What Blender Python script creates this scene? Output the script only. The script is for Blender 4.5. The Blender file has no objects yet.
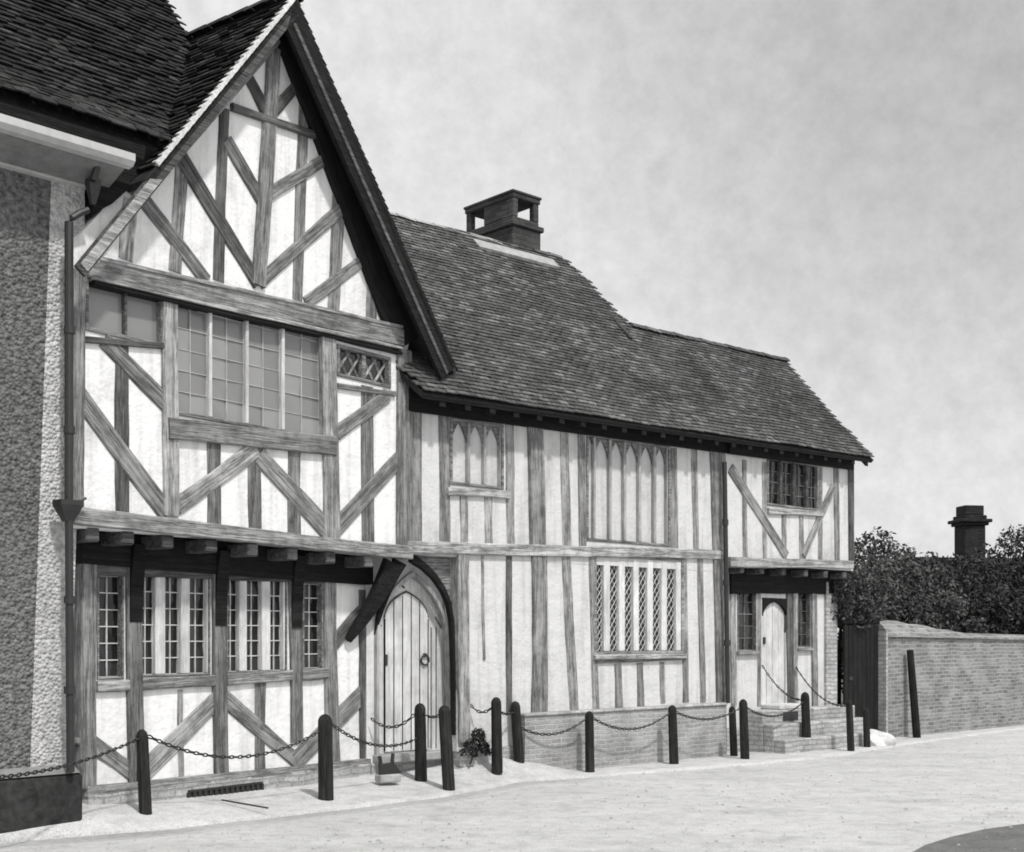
import bpy, bmesh, math, random
from mathutils import Vector, Matrix
import numpy as np
random.seed(7); rng = np.random.default_rng(7)
C = bpy.context.scene.collection
F, YH, CH = 1275.0, 638.0, 1.6           # focal length in px, horizon row, eye height
R = math.radians

# ------------------------------------------------------------------ materials
def newmat(name):
    m = bpy.data.materials.new(name); m.use_nodes = True
    nt = m.node_tree; nt.nodes.clear()
    out = nt.nodes.new('ShaderNodeOutputMaterial'); p = nt.nodes.new('ShaderNodeBsdfPrincipled')
    nt.links.new(p.outputs[0], out.inputs[0]); return m, nt, p
def N(nt, t, **k):
    n = nt.nodes.new(t)
    for a, b in k.items(): setattr(n, a, b)
    return n
def ramp(nt, src, stops):
    r = N(nt, 'ShaderNodeValToRGB'); e = r.color_ramp.elements
    while len(e) < len(stops): e.new(.5)
    for el, (pos, v) in zip(e, stops): el.position = pos; el.color = (v, v, v, 1)
    nt.links.new(src, r.inputs[0]); return r.outputs[0]
def mul(nt, a, b, op='MULTIPLY'):
    m = N(nt, 'ShaderNodeMath', operation=op)
    for i, s in enumerate((a, b)):
        if isinstance(s, (int, float)): m.inputs[i].default_value = s
        else: nt.links.new(s, m.inputs[i])
    return m.outputs[0]
def noise(nt, vec, scale, detail=4, rough=.6):
    n = N(nt, 'ShaderNodeTexNoise'); n.inputs['Scale'].default_value = scale
    n.inputs['Detail'].default_value = detail; n.inputs['Roughness'].default_value = rough
    if vec is not None: nt.links.new(vec, n.inputs['Vector'])
    return n.outputs[0]
def coords(nt, scale=(1, 1, 1), rnd=True, kind='Object'):
    tc = N(nt, 'ShaderNodeTexCoord'); mp = N(nt, 'ShaderNodeMapping'); mp.inputs['Scale'].default_value = scale
    nt.links.new(tc.outputs[kind], mp.inputs[0])
    if rnd:
        oi = N(nt, 'ShaderNodeObjectInfo'); cx = N(nt, 'ShaderNodeCombineXYZ')
        v = mul(nt, oi.outputs['Random'], 37.0)
        for i in range(3): nt.links.new(v, cx.inputs[i])
        nt.links.new(cx.outputs[0], mp.inputs['Location'])
    return mp.outputs[0]
def bump(nt, p, h, strength, dist=.01):
    b = N(nt, 'ShaderNodeBump'); b.inputs['Strength'].default_value = strength; b.inputs['Distance'].default_value = dist
    nt.links.new(h, b.inputs['Height']); nt.links.new(b.outputs[0], p.inputs['Normal'])
def finish(nt, p, val, rough=.85, spec=.3):
    nt.links.new(val, p.inputs['Base Color']); p.inputs['Roughness'].default_value = rough
    p.inputs['Specular IOR Level'].default_value = spec

def timber_mat(name, lo, hi, vert=False, wear=1.):
    m, nt, p = newmat(name)
    v = coords(nt, (26, 26, 1.2) if vert else (1.2, 26, 26)); v2 = coords(nt, (4, 4, 2.5) if vert else (2.5, 4, 4)); v3 = coords(nt, (90, 90, 5) if vert else (5, 90, 90))
    g = noise(nt, v, 1.0, 6, .7); big = noise(nt, v2, 1.0, 3); fine = noise(nt, v3, 1.0, 2)
    base = ramp(nt, g, [(.3, lo), (.52, (lo + hi) / 2), (.72, hi)])
    oi = N(nt, 'ShaderNodeObjectInfo'); rr = ramp(nt, oi.outputs['Random'], [(0, 1 - .24 * wear), (1, 1 + .18 * wear)])
    c = mul(nt, base, rr); c = mul(nt, c, ramp(nt, big, [(.3, .78), (.65, 1.15)]))
    c = mul(nt, c, ramp(nt, fine, [(.32, 1 - .4 * wear), (.45, 1.0)]))
    crk = noise(nt, coords(nt, (11, 11, .5) if vert else (.5, 11, 11)), 1.0, 8, .75); c = mul(nt, c, ramp(nt, crk, [(.44, 1.0), (.485, 1 - .6 * wear), (.50, 1 - .5 * wear), (.535, 1.0)]) )
    blot = noise(nt, coords(nt, (7, 7, 7)), 1.0, 5, .7); c = mul(nt, c, ramp(nt, blot, [(.34, 1 - .32 * wear), (.52, 1.0), (.7, 1 + .16 * wear)]))
    finish(nt, p, c, .85, .25); bump(nt, p, mul(nt, mul(nt, g, fine, 'ADD'), mul(nt, crk, 1.5), 'ADD'), .8, .014); return m
def plaster_mat(name, a):
    m, nt, p = newmat(name)
    v = coords(nt, (1, 1, 1), False)
    n1 = noise(nt, v, 1.7, 6, .65); n2 = noise(nt, v, 30, 4); n3 = noise(nt, coords(nt, (9, 9, .8), False), 1, 4)
    c = ramp(nt, n1, [(.30, a * .74), (.46, a * .95), (.7, a)])
    c = mul(nt, c, ramp(nt, n3, [(.3, .78), (.52, 1.0)])); c = mul(nt, c, ramp(nt, n2, [(.25, .93), (.5, 1.0)]))
    finish(nt, p, c, .92, .2); bump(nt, p, mul(nt, mul(nt, n2, mul(nt, n1, 3.), 'ADD'), mul(nt, noise(nt, v, 5.5, 2), 2.5), 'ADD'), .5, .016); return m
def brick_mat(name, a, b, mortar, sc=1.0, facing='x'):
    m, nt, p = newmat(name)
    tc = N(nt, 'ShaderNodeTexCoord'); sep = N(nt, 'ShaderNodeSeparateXYZ'); nt.links.new(tc.outputs['Object'], sep.inputs[0])
    cb = N(nt, 'ShaderNodeCombineXYZ'); nt.links.new(mul(nt, sep.outputs[0], sep.outputs[1], 'ADD'), cb.inputs[0]); nt.links.new(sep.outputs[2], cb.inputs[1])
    wob = N(nt, 'ShaderNodeVectorMath', operation='ADD'); nn = N(nt, 'ShaderNodeTexNoise'); nn.inputs['Scale'].default_value = 3
    nt.links.new(cb.outputs[0], nn.inputs['Vector']); sc_ = N(nt, 'ShaderNodeVectorMath', operation='SCALE'); sc_.inputs['Scale'].default_value = .06
    nt.links.new(nn.outputs['Color'], sc_.inputs[0]); nt.links.new(cb.outputs[0], wob.inputs[0]); nt.links.new(sc_.outputs[0], wob.inputs[1])
    br = N(nt, 'ShaderNodeTexBrick'); nt.links.new(wob.outputs[0], br.inputs['Vector'])
    br.inputs['Scale'].default_value = 1; br.inputs['Brick Width'].default_value = .225 * sc; br.inputs['Row Height'].default_value = .075 * sc
    br.inputs['Mortar Size'].default_value = .013 * sc; br.inputs['Mortar Smooth'].default_value = .3
    br.inputs['Color1'].default_value = (a, a, a, 1); br.inputs['Color2'].default_value = (b, b, b, 1); br.inputs['Mortar'].default_value = (mortar,) * 3 + (1,)
    n1 = noise(nt, tc.outputs['Object'], 2.2, 5); n2 = noise(nt, tc.outputs['Object'], 40, 3)
    c = mul(nt, br.outputs['Color'], ramp(nt, n1, [(.3, .70), (.6, 1.10)])); c = mul(nt, c, ramp(nt, n2, [(.3, .75), (.6, 1.1)]))
    finish(nt, p, c, .9, .2)
    h = mul(nt, mul(nt, br.outputs['Fac'], -1.0), mul(nt, n2, .5), 'ADD'); bump(nt, p, h, .8, .012); return m
def tile_mat(name, lo, hi, patch=(.6, 1.3)):
    m, nt, p = newmat(name)
    geo = N(nt, 'ShaderNodeNewGeometry'); c = ramp(nt, geo.outputs['Random Per Island'], [(0, lo), (.6, (lo + hi) / 2.3), (.93, hi), (1, hi * 1.3)])
    v = coords(nt, (1, 1, 1), False); n1 = noise(nt, v, .9, 5, .65); n2 = noise(nt, v, 22, 4)
    c = mul(nt, c, ramp(nt, n1, [(.3, patch[0]), (.65, patch[1])])); c = mul(nt, c, ramp(nt, n2, [(.35, .55), (.62, 1.4)]))
    finish(nt, p, c, .88, .25); bump(nt, p, n2, .6, .01); return m
def rough_mat(name, lo, hi, scale, dist=.02, strength=1., voro=False, rnd=False, patch=None, spec=.2, rough=.92):
    m, nt, p = newmat(name)
    v = coords(nt, (1, 1, 1), rnd)
    if voro:
        t = N(nt, 'ShaderNodeTexVoronoi'); t.inputs['Scale'].default_value = scale; nt.links.new(v, t.inputs['Vector']); h = t.outputs['Distance']
        h = mul(nt, h, -1.0); n1 = noise(nt, v, scale * .6, 3)
        c = ramp(nt, n1, [(.3, lo), (.7, hi)])
    else:
        h = noise(nt, v, scale, 5, .65); c = ramp(nt, h, [(.3, lo), (.7, hi)])
    n2 = noise(nt, v, patch or .8, 4); c = mul(nt, c, ramp(nt, n2, [(.3, .78), (.68, 1.12)]))
    finish(nt, p, c, rough, spec); bump(nt, p, h, strength, dist); return m
def ground_mat(name, lo, hi):
    m, nt, p = newmat(name); v = coords(nt, (1, 1, 1), False)
    mp = N(nt, 'ShaderNodeMapping'); mp.inputs['Rotation'].default_value = (0, 0, R(-44)); mp.inputs['Scale'].default_value = (.5, 1.3, 1); nt.links.new(v, mp.inputs[0])
    a = noise(nt, mp.outputs[0], 1.1, 7, .68); b = noise(nt, v, 7, 5, .7); g = noise(nt, v, 70, 3, .7)
    c = ramp(nt, a, [(.3, lo), (.62, hi)]); c = mul(nt, c, ramp(nt, b, [(.3, .84), (.6, 1.04)])); c = mul(nt, c, ramp(nt, g, [(.33, .66), (.5, 1.0), (.7, 1.14)])); bl = noise(nt, v, 2.6, 6, .75); c = mul(nt, c, ramp(nt, bl, [(.36, .82), (.5, 1.0)]))
    finish(nt, p, c, .95, .15); bump(nt, p, mul(nt, g, mul(nt, b, 2.), 'ADD'), .8, .012); return m
def flat_mat(name, a, rough=.6, spec=.4, metal=0.):
    m, nt, p = newmat(name); v = coords(nt, (1, 1, 1)); n1 = noise(nt, v, 9, 4)
    finish(nt, p, ramp(nt, n1, [(.3, a * .75), (.7, a * 1.2)]), rough, spec); p.inputs['Metallic'].default_value = metal; return m
def pane_mat(name, lo, hi, rough=.12):
    m, nt, p = newmat(name); geo = N(nt, 'ShaderNodeNewGeometry')
    c = ramp(nt, geo.outputs['Random Per Island'], [(0, lo), (.6, (lo + hi) / 2), (1, hi)])
    finish(nt, p, c, rough, .5); return m
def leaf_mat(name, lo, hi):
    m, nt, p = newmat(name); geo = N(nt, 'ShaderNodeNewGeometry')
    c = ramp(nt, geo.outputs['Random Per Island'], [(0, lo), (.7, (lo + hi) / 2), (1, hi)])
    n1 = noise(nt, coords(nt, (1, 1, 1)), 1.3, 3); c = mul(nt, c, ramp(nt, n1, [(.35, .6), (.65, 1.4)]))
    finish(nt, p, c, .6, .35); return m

M = dict(
    timber=timber_mat('weathered_oak', .17, .33), range_timber=timber_mat('washed_oak', .25, .42), timber_pale=timber_mat('silvered_oak', .28, .52),
    timber_dark=timber_mat('dark_oak', .07, .17), timber_black=timber_mat('black_oak_and_shade', .006, .02),  # the black one also carries shade painted under jetties and eaves
    door=timber_mat('bleached_door_oak', .56, .68, True, .3), upright=timber_mat('upright_oak', .30, .46, True, .5), upright_dark=timber_mat('upright_dark_oak', .006, .02, True),
    plaster=plaster_mat('limewash', .78), plaster_range=plaster_mat('grey_limewash', .60), plaster_dull=plaster_mat('dull_limewash', .66),
    brick=brick_mat('plinth_brick', .26, .35, .40, .75), brick_pale=brick_mat('pale_brick', .32, .46, .30, .85), brick_dark=brick_mat('chimney_brick', .035, .08, .06),
    brick_wall=brick_mat('garden_brick', .15, .27, .32, .85),
    tile=tile_mat('clay_tile', .055, .115), tile_dark=tile_mat('dark_clay_tile', .008, .032, (.5, 1.5)), deck=flat_mat('roof_underside', .03, .9, .1),
    mortar=rough_mat('pale_mortar', .5, .75, 30), pebble=rough_mat('pebbledash', .05, .22, 34, .025, 1., True, patch=.6),
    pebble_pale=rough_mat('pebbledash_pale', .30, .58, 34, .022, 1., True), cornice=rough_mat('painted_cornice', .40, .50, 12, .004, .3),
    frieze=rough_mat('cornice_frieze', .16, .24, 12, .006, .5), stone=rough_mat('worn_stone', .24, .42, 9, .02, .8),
    plinth=rough_mat('tarred_plinth', .015, .05, 14, .01, .6), iron=flat_mat('black_iron', .02, .5, .5), lead=flat_mat('lead', .48, .7, .3),
    white_wood=timber_mat('pale_mullion_wood', .6, .74, True, .3),
    pane_dark=pane_mat('dark_leaded_glass', .004, .03), pane_grey=pane_mat('grey_leaded_glass', .17, .26, .14), pane_pale=plaster_mat('limewashed_blank_light', .56),
    bollard=timber_mat('tarred_post', .010, .04, True),
    road=ground_mat('dusty_road', .45, .54), path=ground_mat('footway_paving', .47, .56),
    gutter=rough_mat('gutter_setts', .30, .42, 16, .01, .7), ground_dark=ground_mat('darker_ground', .12, .18), soil=rough_mat('garden_soil', .08, .14, 10, .03, 1.),
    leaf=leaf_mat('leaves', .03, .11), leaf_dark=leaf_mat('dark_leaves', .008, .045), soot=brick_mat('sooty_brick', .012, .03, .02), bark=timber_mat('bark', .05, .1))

# ------------------------------------------------------------------ frames
class Frame:
    """vertical wall plane: local x runs along the facade, local y goes into the building"""
    def __init__(s, o, ang):
        a = R(ang); s.u = Vector((math.sin(a), math.cos(a), 0)); s.v = Vector((-math.cos(a), math.sin(a), 0)); s.o = Vector((o[0], o[1], 0)); s.rz = R(90 - ang)
    def at(s, px, py, y=0.):
        r = Vector(((px - 512) / F, 1, (YH - py) / F)); q = s.o + s.v * y
        t = q.dot(s.v) / r.dot(s.v); w = r * t
        return ((w - s.o).dot(s.u), CH + w.z)
    def at_x(s, px, py, x):
        r = Vector(((px - 512) / F, 1, (YH - py) / F)); q = s.o + s.u * x
        t = q.dot(s.u) / r.dot(s.u); w = r * t
        return ((w - s.o).dot(s.v), CH + w.z)
    def world(s, x, y, z): return s.o + s.u * x + s.v * y + Vector((0, 0, z))
    def loc(s, w):
        d = Vector((w[0], w[1], 0)) - s.o; return (d.dot(s.u), d.dot(s.v))
O = (-.0839 * 13.65, 13.65)
WG = Frame(O, 36.6); MN = Frame(O, 47.4)
a44 = R(44); LF = Frame((O[0] + math.cos(a44) * .45, O[1] - math.sin(a44) * .45), 44)
def gp(px, py, z=0.):                       # point of the ground seen at a pixel
    t = (CH - z) * F / (py - YH); return Vector(((px - 512) / F * t, t, z))
def depth_pt(px, y, z=0.): return Vector(((px - 512) / F * y, y, z))

# ------------------------------------------------------------------ object helpers
def link(name, verts, faces, mat, parent=None, loc=(0, 0, 0), rot=(0, 0, 0), smooth=False, label=None):
    me = bpy.data.meshes.new(name); me.from_pydata([tuple(v) for v in verts], [], faces); me.materials.append(M[mat] if isinstance(mat, str) else mat)
    bm = bmesh.new(); bm.from_mesh(me); bmesh.ops.recalc_face_normals(bm, faces=bm.faces); bm.to_mesh(me); bm.free()
    if smooth:
        for p in me.polygons: p.use_smooth = True
    o = bpy.data.objects.new(name, me); C.objects.link(o); o.parent = parent; o.location = loc; o.rotation_euler = rot
    if label: o['label'] = label
    return o
def thing(name, label, cat, frame=None, loc=None, rz=0., group=None):
    o = bpy.data.objects.new(name, None); C.objects.link(o); o.empty_display_size = .2
    if frame: o.location = frame.o; o.rotation_euler = (0, 0, frame.rz)
    else: o.location = loc; o.rotation_euler = (0, 0, rz)
    o['label'] = label; o['category'] = cat
    if group: o['group'] = group
    return o
def tag(o, label, cat, group=None):
    o['label'] = label; o['category'] = cat
    if group: o['group'] = group
    return o
class MB:
    def __init__(s): s.v = []; s.f = []
    def add(s, vs, fs):
        k = len(s.v); s.v += [tuple(v) for v in vs]; s.f += [tuple(i + k for i in f) for f in fs]
    def box(s, x0, x1, y0, y1, z0, z1, j=0.):
        vs = [(x, y, z) for x in (x0, x1) for y in (y0, y1) for z in (z0, z1)]
        if j: vs = [tuple(c + random.uniform(-j, j) for c in v) for v in vs]
        s.add(vs, [(0, 1, 3, 2), (4, 6, 7, 5), (0, 4, 5, 1), (2, 3, 7, 6), (0, 2, 6, 4), (1, 5, 7, 3)])
    def cbox(s, x0, x1, y0, y1, z0, z1, c=.008):          # chamfered box
        bm = bmesh.new(); bmesh.ops.create_cube(bm, size=1)
        for v in bm.verts: v.co = ((x0 + x1) / 2 + v.co.x * (x1 - x0), (y0 + y1) / 2 + v.co.y * (y1 - y0), (z0 + z1) / 2 + v.co.z * (z1 - z0))
        bmesh.ops.bevel(bm, geom=bm.edges[:], offset=c, segments=1, affect='EDGES')
        bm.verts.index_update(); s.add([v.co[:] for v in bm.verts], [[v.index for v in f.verts] for f in bm.faces]); bm.free()
    def prism(s, pts, off):                               # polygon swept by a vector
        n = len(pts); pts = [Vector(p) for p in pts]; off = Vector(off)
        s.add(pts + [p + off for p in pts], [tuple(range(n))[::-1], tuple(range(n, 2 * n))] + [(i, (i + 1) % n, (i + 1) % n + n, i + n) for i in range(n)])
    def sweep(s, path, ws, hs, up=(0, 0, 1), cap=True, c=.2):   # chamfered rectangular section along a path
        k0 = len(s.v); n = len(path); path = [Vector(p) for p in path]; up = Vector(up)
        for i, p in enumerate(path):
            t = (path[min(i + 1, n - 1)] - path[max(i - 1, 0)]).normalized(); a = t.cross(up).normalized(); b = up if abs(t.dot(up)) < .01 else a.cross(t).normalized()
            w = ws[i] / 2; h = hs[i] / 2; q = min(w, h) * c
            for x, z in ((-w + q, -h), (w - q, -h), (w, -h + q), (w, h - q), (w - q, h), (-w + q, h), (-w, h - q), (-w, -h + q)): s.v.append(tuple(p + a * x + b * z))
        for i in range(n - 1):
            for j in range(8): a = k0 + i * 8 + j; b = k0 + i * 8 + (j + 1) % 8; s.f.append((a, b, b + 8, a + 8))
        if cap: s.f.append(tuple(k0 + j for j in range(8))[::-1]); s.f.append(tuple(k0 + (n - 1) * 8 + j for j in range(8)))
    def tube(s, path, r, k=8, cap=True):
        k0 = len(s.v); n = len(path); path = [Vector(p) for p in path]; rs = r if isinstance(r, (list, tuple)) else [r] * n
        for i, p in enumerate(path):
            t = (path[min(i + 1, n - 1)] - path[max(i - 1, 0)]).normalized(); ref = Vector((0, 0, 1)) if abs(t.z) < .9 else Vector((1, 0, 0))
            a = t.cross(ref).normalized(); b = t.cross(a).normalized()
            for j in range(k): an = 2 * math.pi * j / k; s.v.append(tuple(p + (a * math.cos(an) + b * math.sin(an)) * rs[i]))
        for i in range(n - 1):
            for j in range(k): a = k0 + i * k + j; b = k0 + i * k + (j + 1) % k; s.f.append((a, b, b + k, a + k))
        if cap: s.f.append(tuple(k0 + j for j in range(k))); s.f.append(tuple(k0 + (n - 1) * k + j for j in range(k)))
    def build(s, name, mat, parent=None, **k): return link(name, s.v, s.f, mat, parent, **k)

_pr = [0]
def timber(name, root, frame, y, p0, p1, wpx, mat='timber', proud=None, depth=.10, bow=0., label=None):
    """one squared timber lying in the wall plane between two sighted points; each a mesh of its own with grain along its length"""
    _pr[0] = (_pr[0] + 1) % 9
    if proud is None: proud = {'brace': .018, 'post': .030, 'king_post': .030}.get(name, .006) + .0011 * _pr[0]
    a = Vector(frame.at(*p0, y)); b = Vector(frame.at(*p1, y)); d = b - a; L = d.length; d.normalize(); n = Vector((-d.y, d.x))
    m = ((p0[0] + p1[0]) / 2, (p0[1] + p1[1]) / 2); dp = Vector((p1[0] - p0[0], p1[1] - p0[1])).normalized()
    q0 = Vector(frame.at(m[0] - dp.y * wpx / 2, m[1] + dp.x * wpx / 2, y)); q1 = Vector(frame.at(m[0] + dp.y * wpx / 2, m[1] - dp.x * wpx / 2, y))
    w = abs((q1 - q0).dot(n)); seg = max(3, int(L / .22)); mb = MB()
    path = []; ws = []; ph = random.uniform(0, 6)
    for i in range(seg + 1):
        t = i / seg; path.append((-L / 2 + L * t, 0, bow * math.sin(math.pi * t) + .004 * math.sin(ph + 5 * t) + random.uniform(-.0025, .0025)))
        ws.append(w * (1 + .05 * math.sin(ph * 2 + 4 * t)) + random.uniform(-.005, .005))
    # section: width in local z, thickness in local y
    k0 = 0; th = proud + depth; yc = (depth - proud) / 2; c = min(.010, w * .12)
    for i, p in enumerate(path):
        h = ws[i] / 2; f = -th / 2 + random.uniform(-.0015, .0015)
        for yy, zz in ((f + c, -h), (th / 2, -h), (th / 2, h), (f + c, h), (f, h - c), (f, -h + c)): mb.v.append((p[0], yy, p[2] + zz))
    for i in range(seg):
        for j in range(6): q = i * 6 + j; r = i * 6 + (j + 1) % 6; mb.f.append((q, r, r + 6, q + 6))
    mb.f.append(tuple(range(6))); mb.f.append(tuple(seg * 6 + j for j in range(6)))
    mid = (a + b) / 2
    return mb.build(name, mat, root, loc=(mid.x, y + yc, mid.y), rot=(0, -math.atan2(d.y, d.x), 0), label=label)

def wall_grid(name, root, mat, x0, x1, z0, z1, holes, y, th=.12, label=None):
    """wall slab with rectangular openings"""
    xs = sorted({x0, x1, *[h[0] for h in holes], *[h[1] for h in holes]}); zs = sorted({z0, z1, *[h[2] for h in holes], *[h[3] for h in holes]})
    xs = [x for x in xs if x0 <= x <= x1]; zs = [z for z in zs if z0 <= z <= z1]
    solid = [[not any(h[0] - 1e-6 <= xs[i] and xs[i + 1] <= h[1] + 1e-6 and h[2] - 1e-6 <= zs[j] and zs[j + 1] <= h[3] + 1e-6 for h in holes) for j in range(len(zs) - 1)] for i in range(len(xs) - 1)]
    mb = MB(); idx = {}
    def V(i, j, k):
        if (i, j, k) not in idx: idx[(i, j, k)] = len(mb.v); mb.v.append((xs[i], y + (th if k else 0), zs[j]))
        return idx[(i, j, k)]
    nx, nz = len(xs) - 1, len(zs) - 1
    S = lambda i, j: 0 <= i < nx and 0 <= j < nz and solid[i][j]
    for i in range(nx):
        for j in range(nz):
            if not solid[i][j]: continue
            for k in (0, 1): mb.f.append((V(i, j, k), V(i + 1, j, k), V(i + 1, j + 1, k), V(i, j + 1, k)))
            if not S(i - 1, j): mb.f.append((V(i, j, 0), V(i, j + 1, 0), V(i, j + 1, 1), V(i, j, 1)))
            if not S(i + 1, j): mb.f.append((V(i + 1, j, 0), V(i + 1, j + 1, 0), V(i + 1, j + 1, 1), V(i + 1, j, 1)))
            if not S(i, j - 1): mb.f.append((V(i, j, 0), V(i + 1, j, 0), V(i + 1, j, 1), V(i, j, 1)))
            if not S(i, j + 1): mb.f.append((V(i, j + 1, 0), V(i + 1, j + 1, 0), V(i + 1, j + 1, 1), V(i, j + 1, 1)))
    return mb.build(name, mat, root, label=label)

def inpoly(x, y, P):
    c = False; n = len(P)
    for i in range(n):
        (x1, y1), (x2, y2) = P[i], P[(i + 1) % n]
        if (y1 > y) != (y2 > y) and x < (x2 - x1) * (y - y1) / (y2 - y1) + x1: c = not c
    return c
def tiles(name, root, mat, org, ax, av, poly, ex=.080, tw=.150, sag=0., warp=None, jit=.006):
    """a tiled slope: every tile its own little slab; poly in metres along (ax, av)"""
    org = Vector(org); ax = Vector(ax).normalized(); av = Vector(av).normalized(); nn = ax.cross(av).normalized()
    if nn.z < 0: nn = -nn
    mb = MB(); amin = min(p[0] for p in poly); amax = max(p[0] for p in poly); bmin = min(p[1] for p in poly); bmax = max(p[1] for p in poly)
    row = 0; b = bmin
    while b < bmax:
        a = amin - tw * (row % 2) * .5
        rj = random.uniform(-.003, .003)
        while a < amax:
            a0 = max(a, amin); a1 = min(a + tw, amax)
            if a1 - a0 > .02 and inpoly((a0 + a1) / 2, min(b + ex * .5, bmax - .001), poly):
                j = random.uniform(-jit, jit); l = random.uniform(.0, jit * 1.7); g = .002; bb = b + rj + j; top = min(bb + ex * 1.3, bmax + .02)
                w_ = warp(a, b) if warp else 0.; lift = .020 + l
                P = [(a0 + g, bb, lift + w_), (a1 - g, bb, lift + random.uniform(-.003, .003) + w_), (a1 - g, top, .004 + w_), (a0 + g, top, .004 + w_)]
                q = [org + ax * x + av * y_ + nn * z for x, y_, z in P]; dn = nn * -.014
                mb.add(q + [p + dn for p in q], [(0, 1, 2, 3), (0, 4, 5, 1), (0, 3, 7, 4), (1, 5, 6, 2), (4, 7, 6, 5)])
            a += tw
        b += ex; row += 1
    return mb.build(name, mat, root)
def deck(name, root, org, ax, av, poly, th=.06, mat='deck'):
    org = Vector(org); ax = Vector(ax).normalized(); av = Vector(av).normalized(); nn = ax.cross(av).normalized()
    if nn.z < 0: nn = -nn
    mb = MB(); mb.prism([org + ax * a + av * b - nn * .012 for a, b in poly], nn * -th); return mb.build(name, mat, root)

# ------------------------------------------------------------------ windows
def window(root, frame, y, rect, lights, rows=6, cols=2, pane='pane_dark', lead='lead', style='square', frame_mat='timber', mull_mat='white_wood', fw=.035, mull=None, sill=None, leads=.0055, rec=.05, name='window', head=False, label=None):
    """rect = px (x0,x1,y0,y1) on the plane; lights = list of px (x0,x1) glazed openings"""
    x0, _ = frame.at(rect[0], rect[2], y); x1, _ = frame.at(rect[1], rect[2], y)
    xm = (rect[0] + rect[1]) / 2; z1 = frame.at(xm, rect[2], y)[1]; z0 = frame.at(xm, rect[3], y)[1]
    mb = MB(); mb.cbox(x0 - fw, x0, y - .018, y + .09, z0 - fw, z1 + fw, .006); mb.cbox(x1, x1 + fw, y - .018, y + .09, z0 - fw, z1 + fw, .006)
    mb.cbox(x0, x1, y - .016, y + .088, z1, z1 + fw, .006); mb.cbox(x0, x1, y - .016, y + .088, z0 - fw, z0, .006)
    W = mb.build(name, frame_mat, root, label=label)
    L = [(frame.at(a, rect[2], y)[0], frame.at(b, rect[2], y)[0]) for a, b in lights]
    L = [(max(a, x0), min(b, x1)) for a, b in L]
    for (a0, a1), (b0, b1) in zip(L[:-1], L[1:]):
        m = MB(); m.cbox(a1, b0, y - .005, y + .085, z0, z1, .008); m.build('mullion', mull_mat, W)
    if L[0][0] - x0 > .01: m = MB(); m.cbox(x0 + .001, L[0][0], y - .004, y + .085, z0, z1, .006); m.build('mullion', mull_mat, W)
    if x1 - L[-1][1] > .01: m = MB(); m.cbox(L[-1][1], x1 - .001, y - .004, y + .085, z0, z1, .006); m.build('mullion', mull_mat, W)
    for a, b in L:
        g = MB(); ld = MB(); yy = y + rec
        if style == 'square':
            dx = (b - a) / cols; dz = (z1 - z0) / rows
            for i in range(cols):
                for j in range(rows):
                    q = [(a + dx * i, yy + random.uniform(-.010, .010), z0 + dz * j), (a + dx * (i + 1), yy + random.uniform(-.010, .010), z0 + dz * j), (a + dx * (i + 1), yy + random.uniform(-.006, .006), z0 + dz * (j + 1)), (a + dx * i, yy + random.uniform(-.006, .006), z0 + dz * (j + 1))]
                    g.prism(q, (0, .004, 0))
            for i in range(1, cols): ld.box(a + dx * i - leads, a + dx * i + leads, yy - .014, yy + .002, z0, z1)
            for j in range(0, rows + 1): zz = z0 + dz * j; ld.box(a, b, yy - .012, yy + .002, max(zz - leads, z0), min(zz + leads, z1))
        elif style == 'diamond':
            g.prism([(a, yy, z0), (b, yy, z0), (b, yy, z1), (a, yy, z1)], (0, .006, 0)); wd = b - a; st = wd * 1.35; z = z0 - st
            while z < z1:
                for sgn in (1, -1):
                    A = (a, z) if sgn > 0 else (b, z); B = (b, z + st) if sgn > 0 else (a, z + st)
                    t0 = max(0, (z0 - A[1]) / st); t1 = min(1, (z1 - A[1]) / st)
                    if t1 - t0 > .05:
                        P = [Vector((A[0] + (B[0] - A[0]) * t, yy - .006 - .002 * sgn, A[1] + st * t)) for t in (t0, t1)]; ld.tube(P, leads, 4, False)
                z += st / 2 * 1.0
        else:                               # blank limewashed lights with a pointed head
            g.prism([(a, yy, z0), (b, yy, z0), (b, yy, z1), (a, yy, z1)], (0, .006, 0))
        g.build('pane', pane, W)
        if ld.v: ld.build('leading', lead, W)
        if head:                            # pointed tracery head of the light
            h = (b - a) * 1.0; n = 8; arc = []
            for i in range(n + 1):
                t = i / n; ang = math.pi / 2 * t; arc.append((a + (b - a) / 2 * math.sin(ang) ** 1.6 if t else a, z1 - h + h * math.sin(ang)))
            Lp = [(a, z1)] + [(x, z) for x, z in arc]
            t_ = MB(); t_.prism([(x, y + .02, z) for x, z in Lp], (0, .03, 0)); t_.prism([(a + b - x, y + .02, z) for x, z in Lp], (0, .03, 0)); t_.build('tracery_head', frame_mat, W)
    if sill:
        m = MB(); m.cbox(x0 - fw - .02, x1 + fw + .02, y - .06, y + .01, z0 - fw - sill, z0 - fw + .004, .01); m.build('sill', sill_mat[0], W)
    return (x0 - fw + .004, x1 + fw - .004, z0 - fw + .004, z1 + fw - .004)
sill_mat = ['timber_pale']

# ================================================================== GABLED HOUSE
wing = thing('gabled_house', 'tall timber framed house with a steep jettied gable and crossed braces', 'house', WG)
JY = .35                                             # ground floor wall stands back under the jetty
xl = -4.07
holes = []
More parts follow.
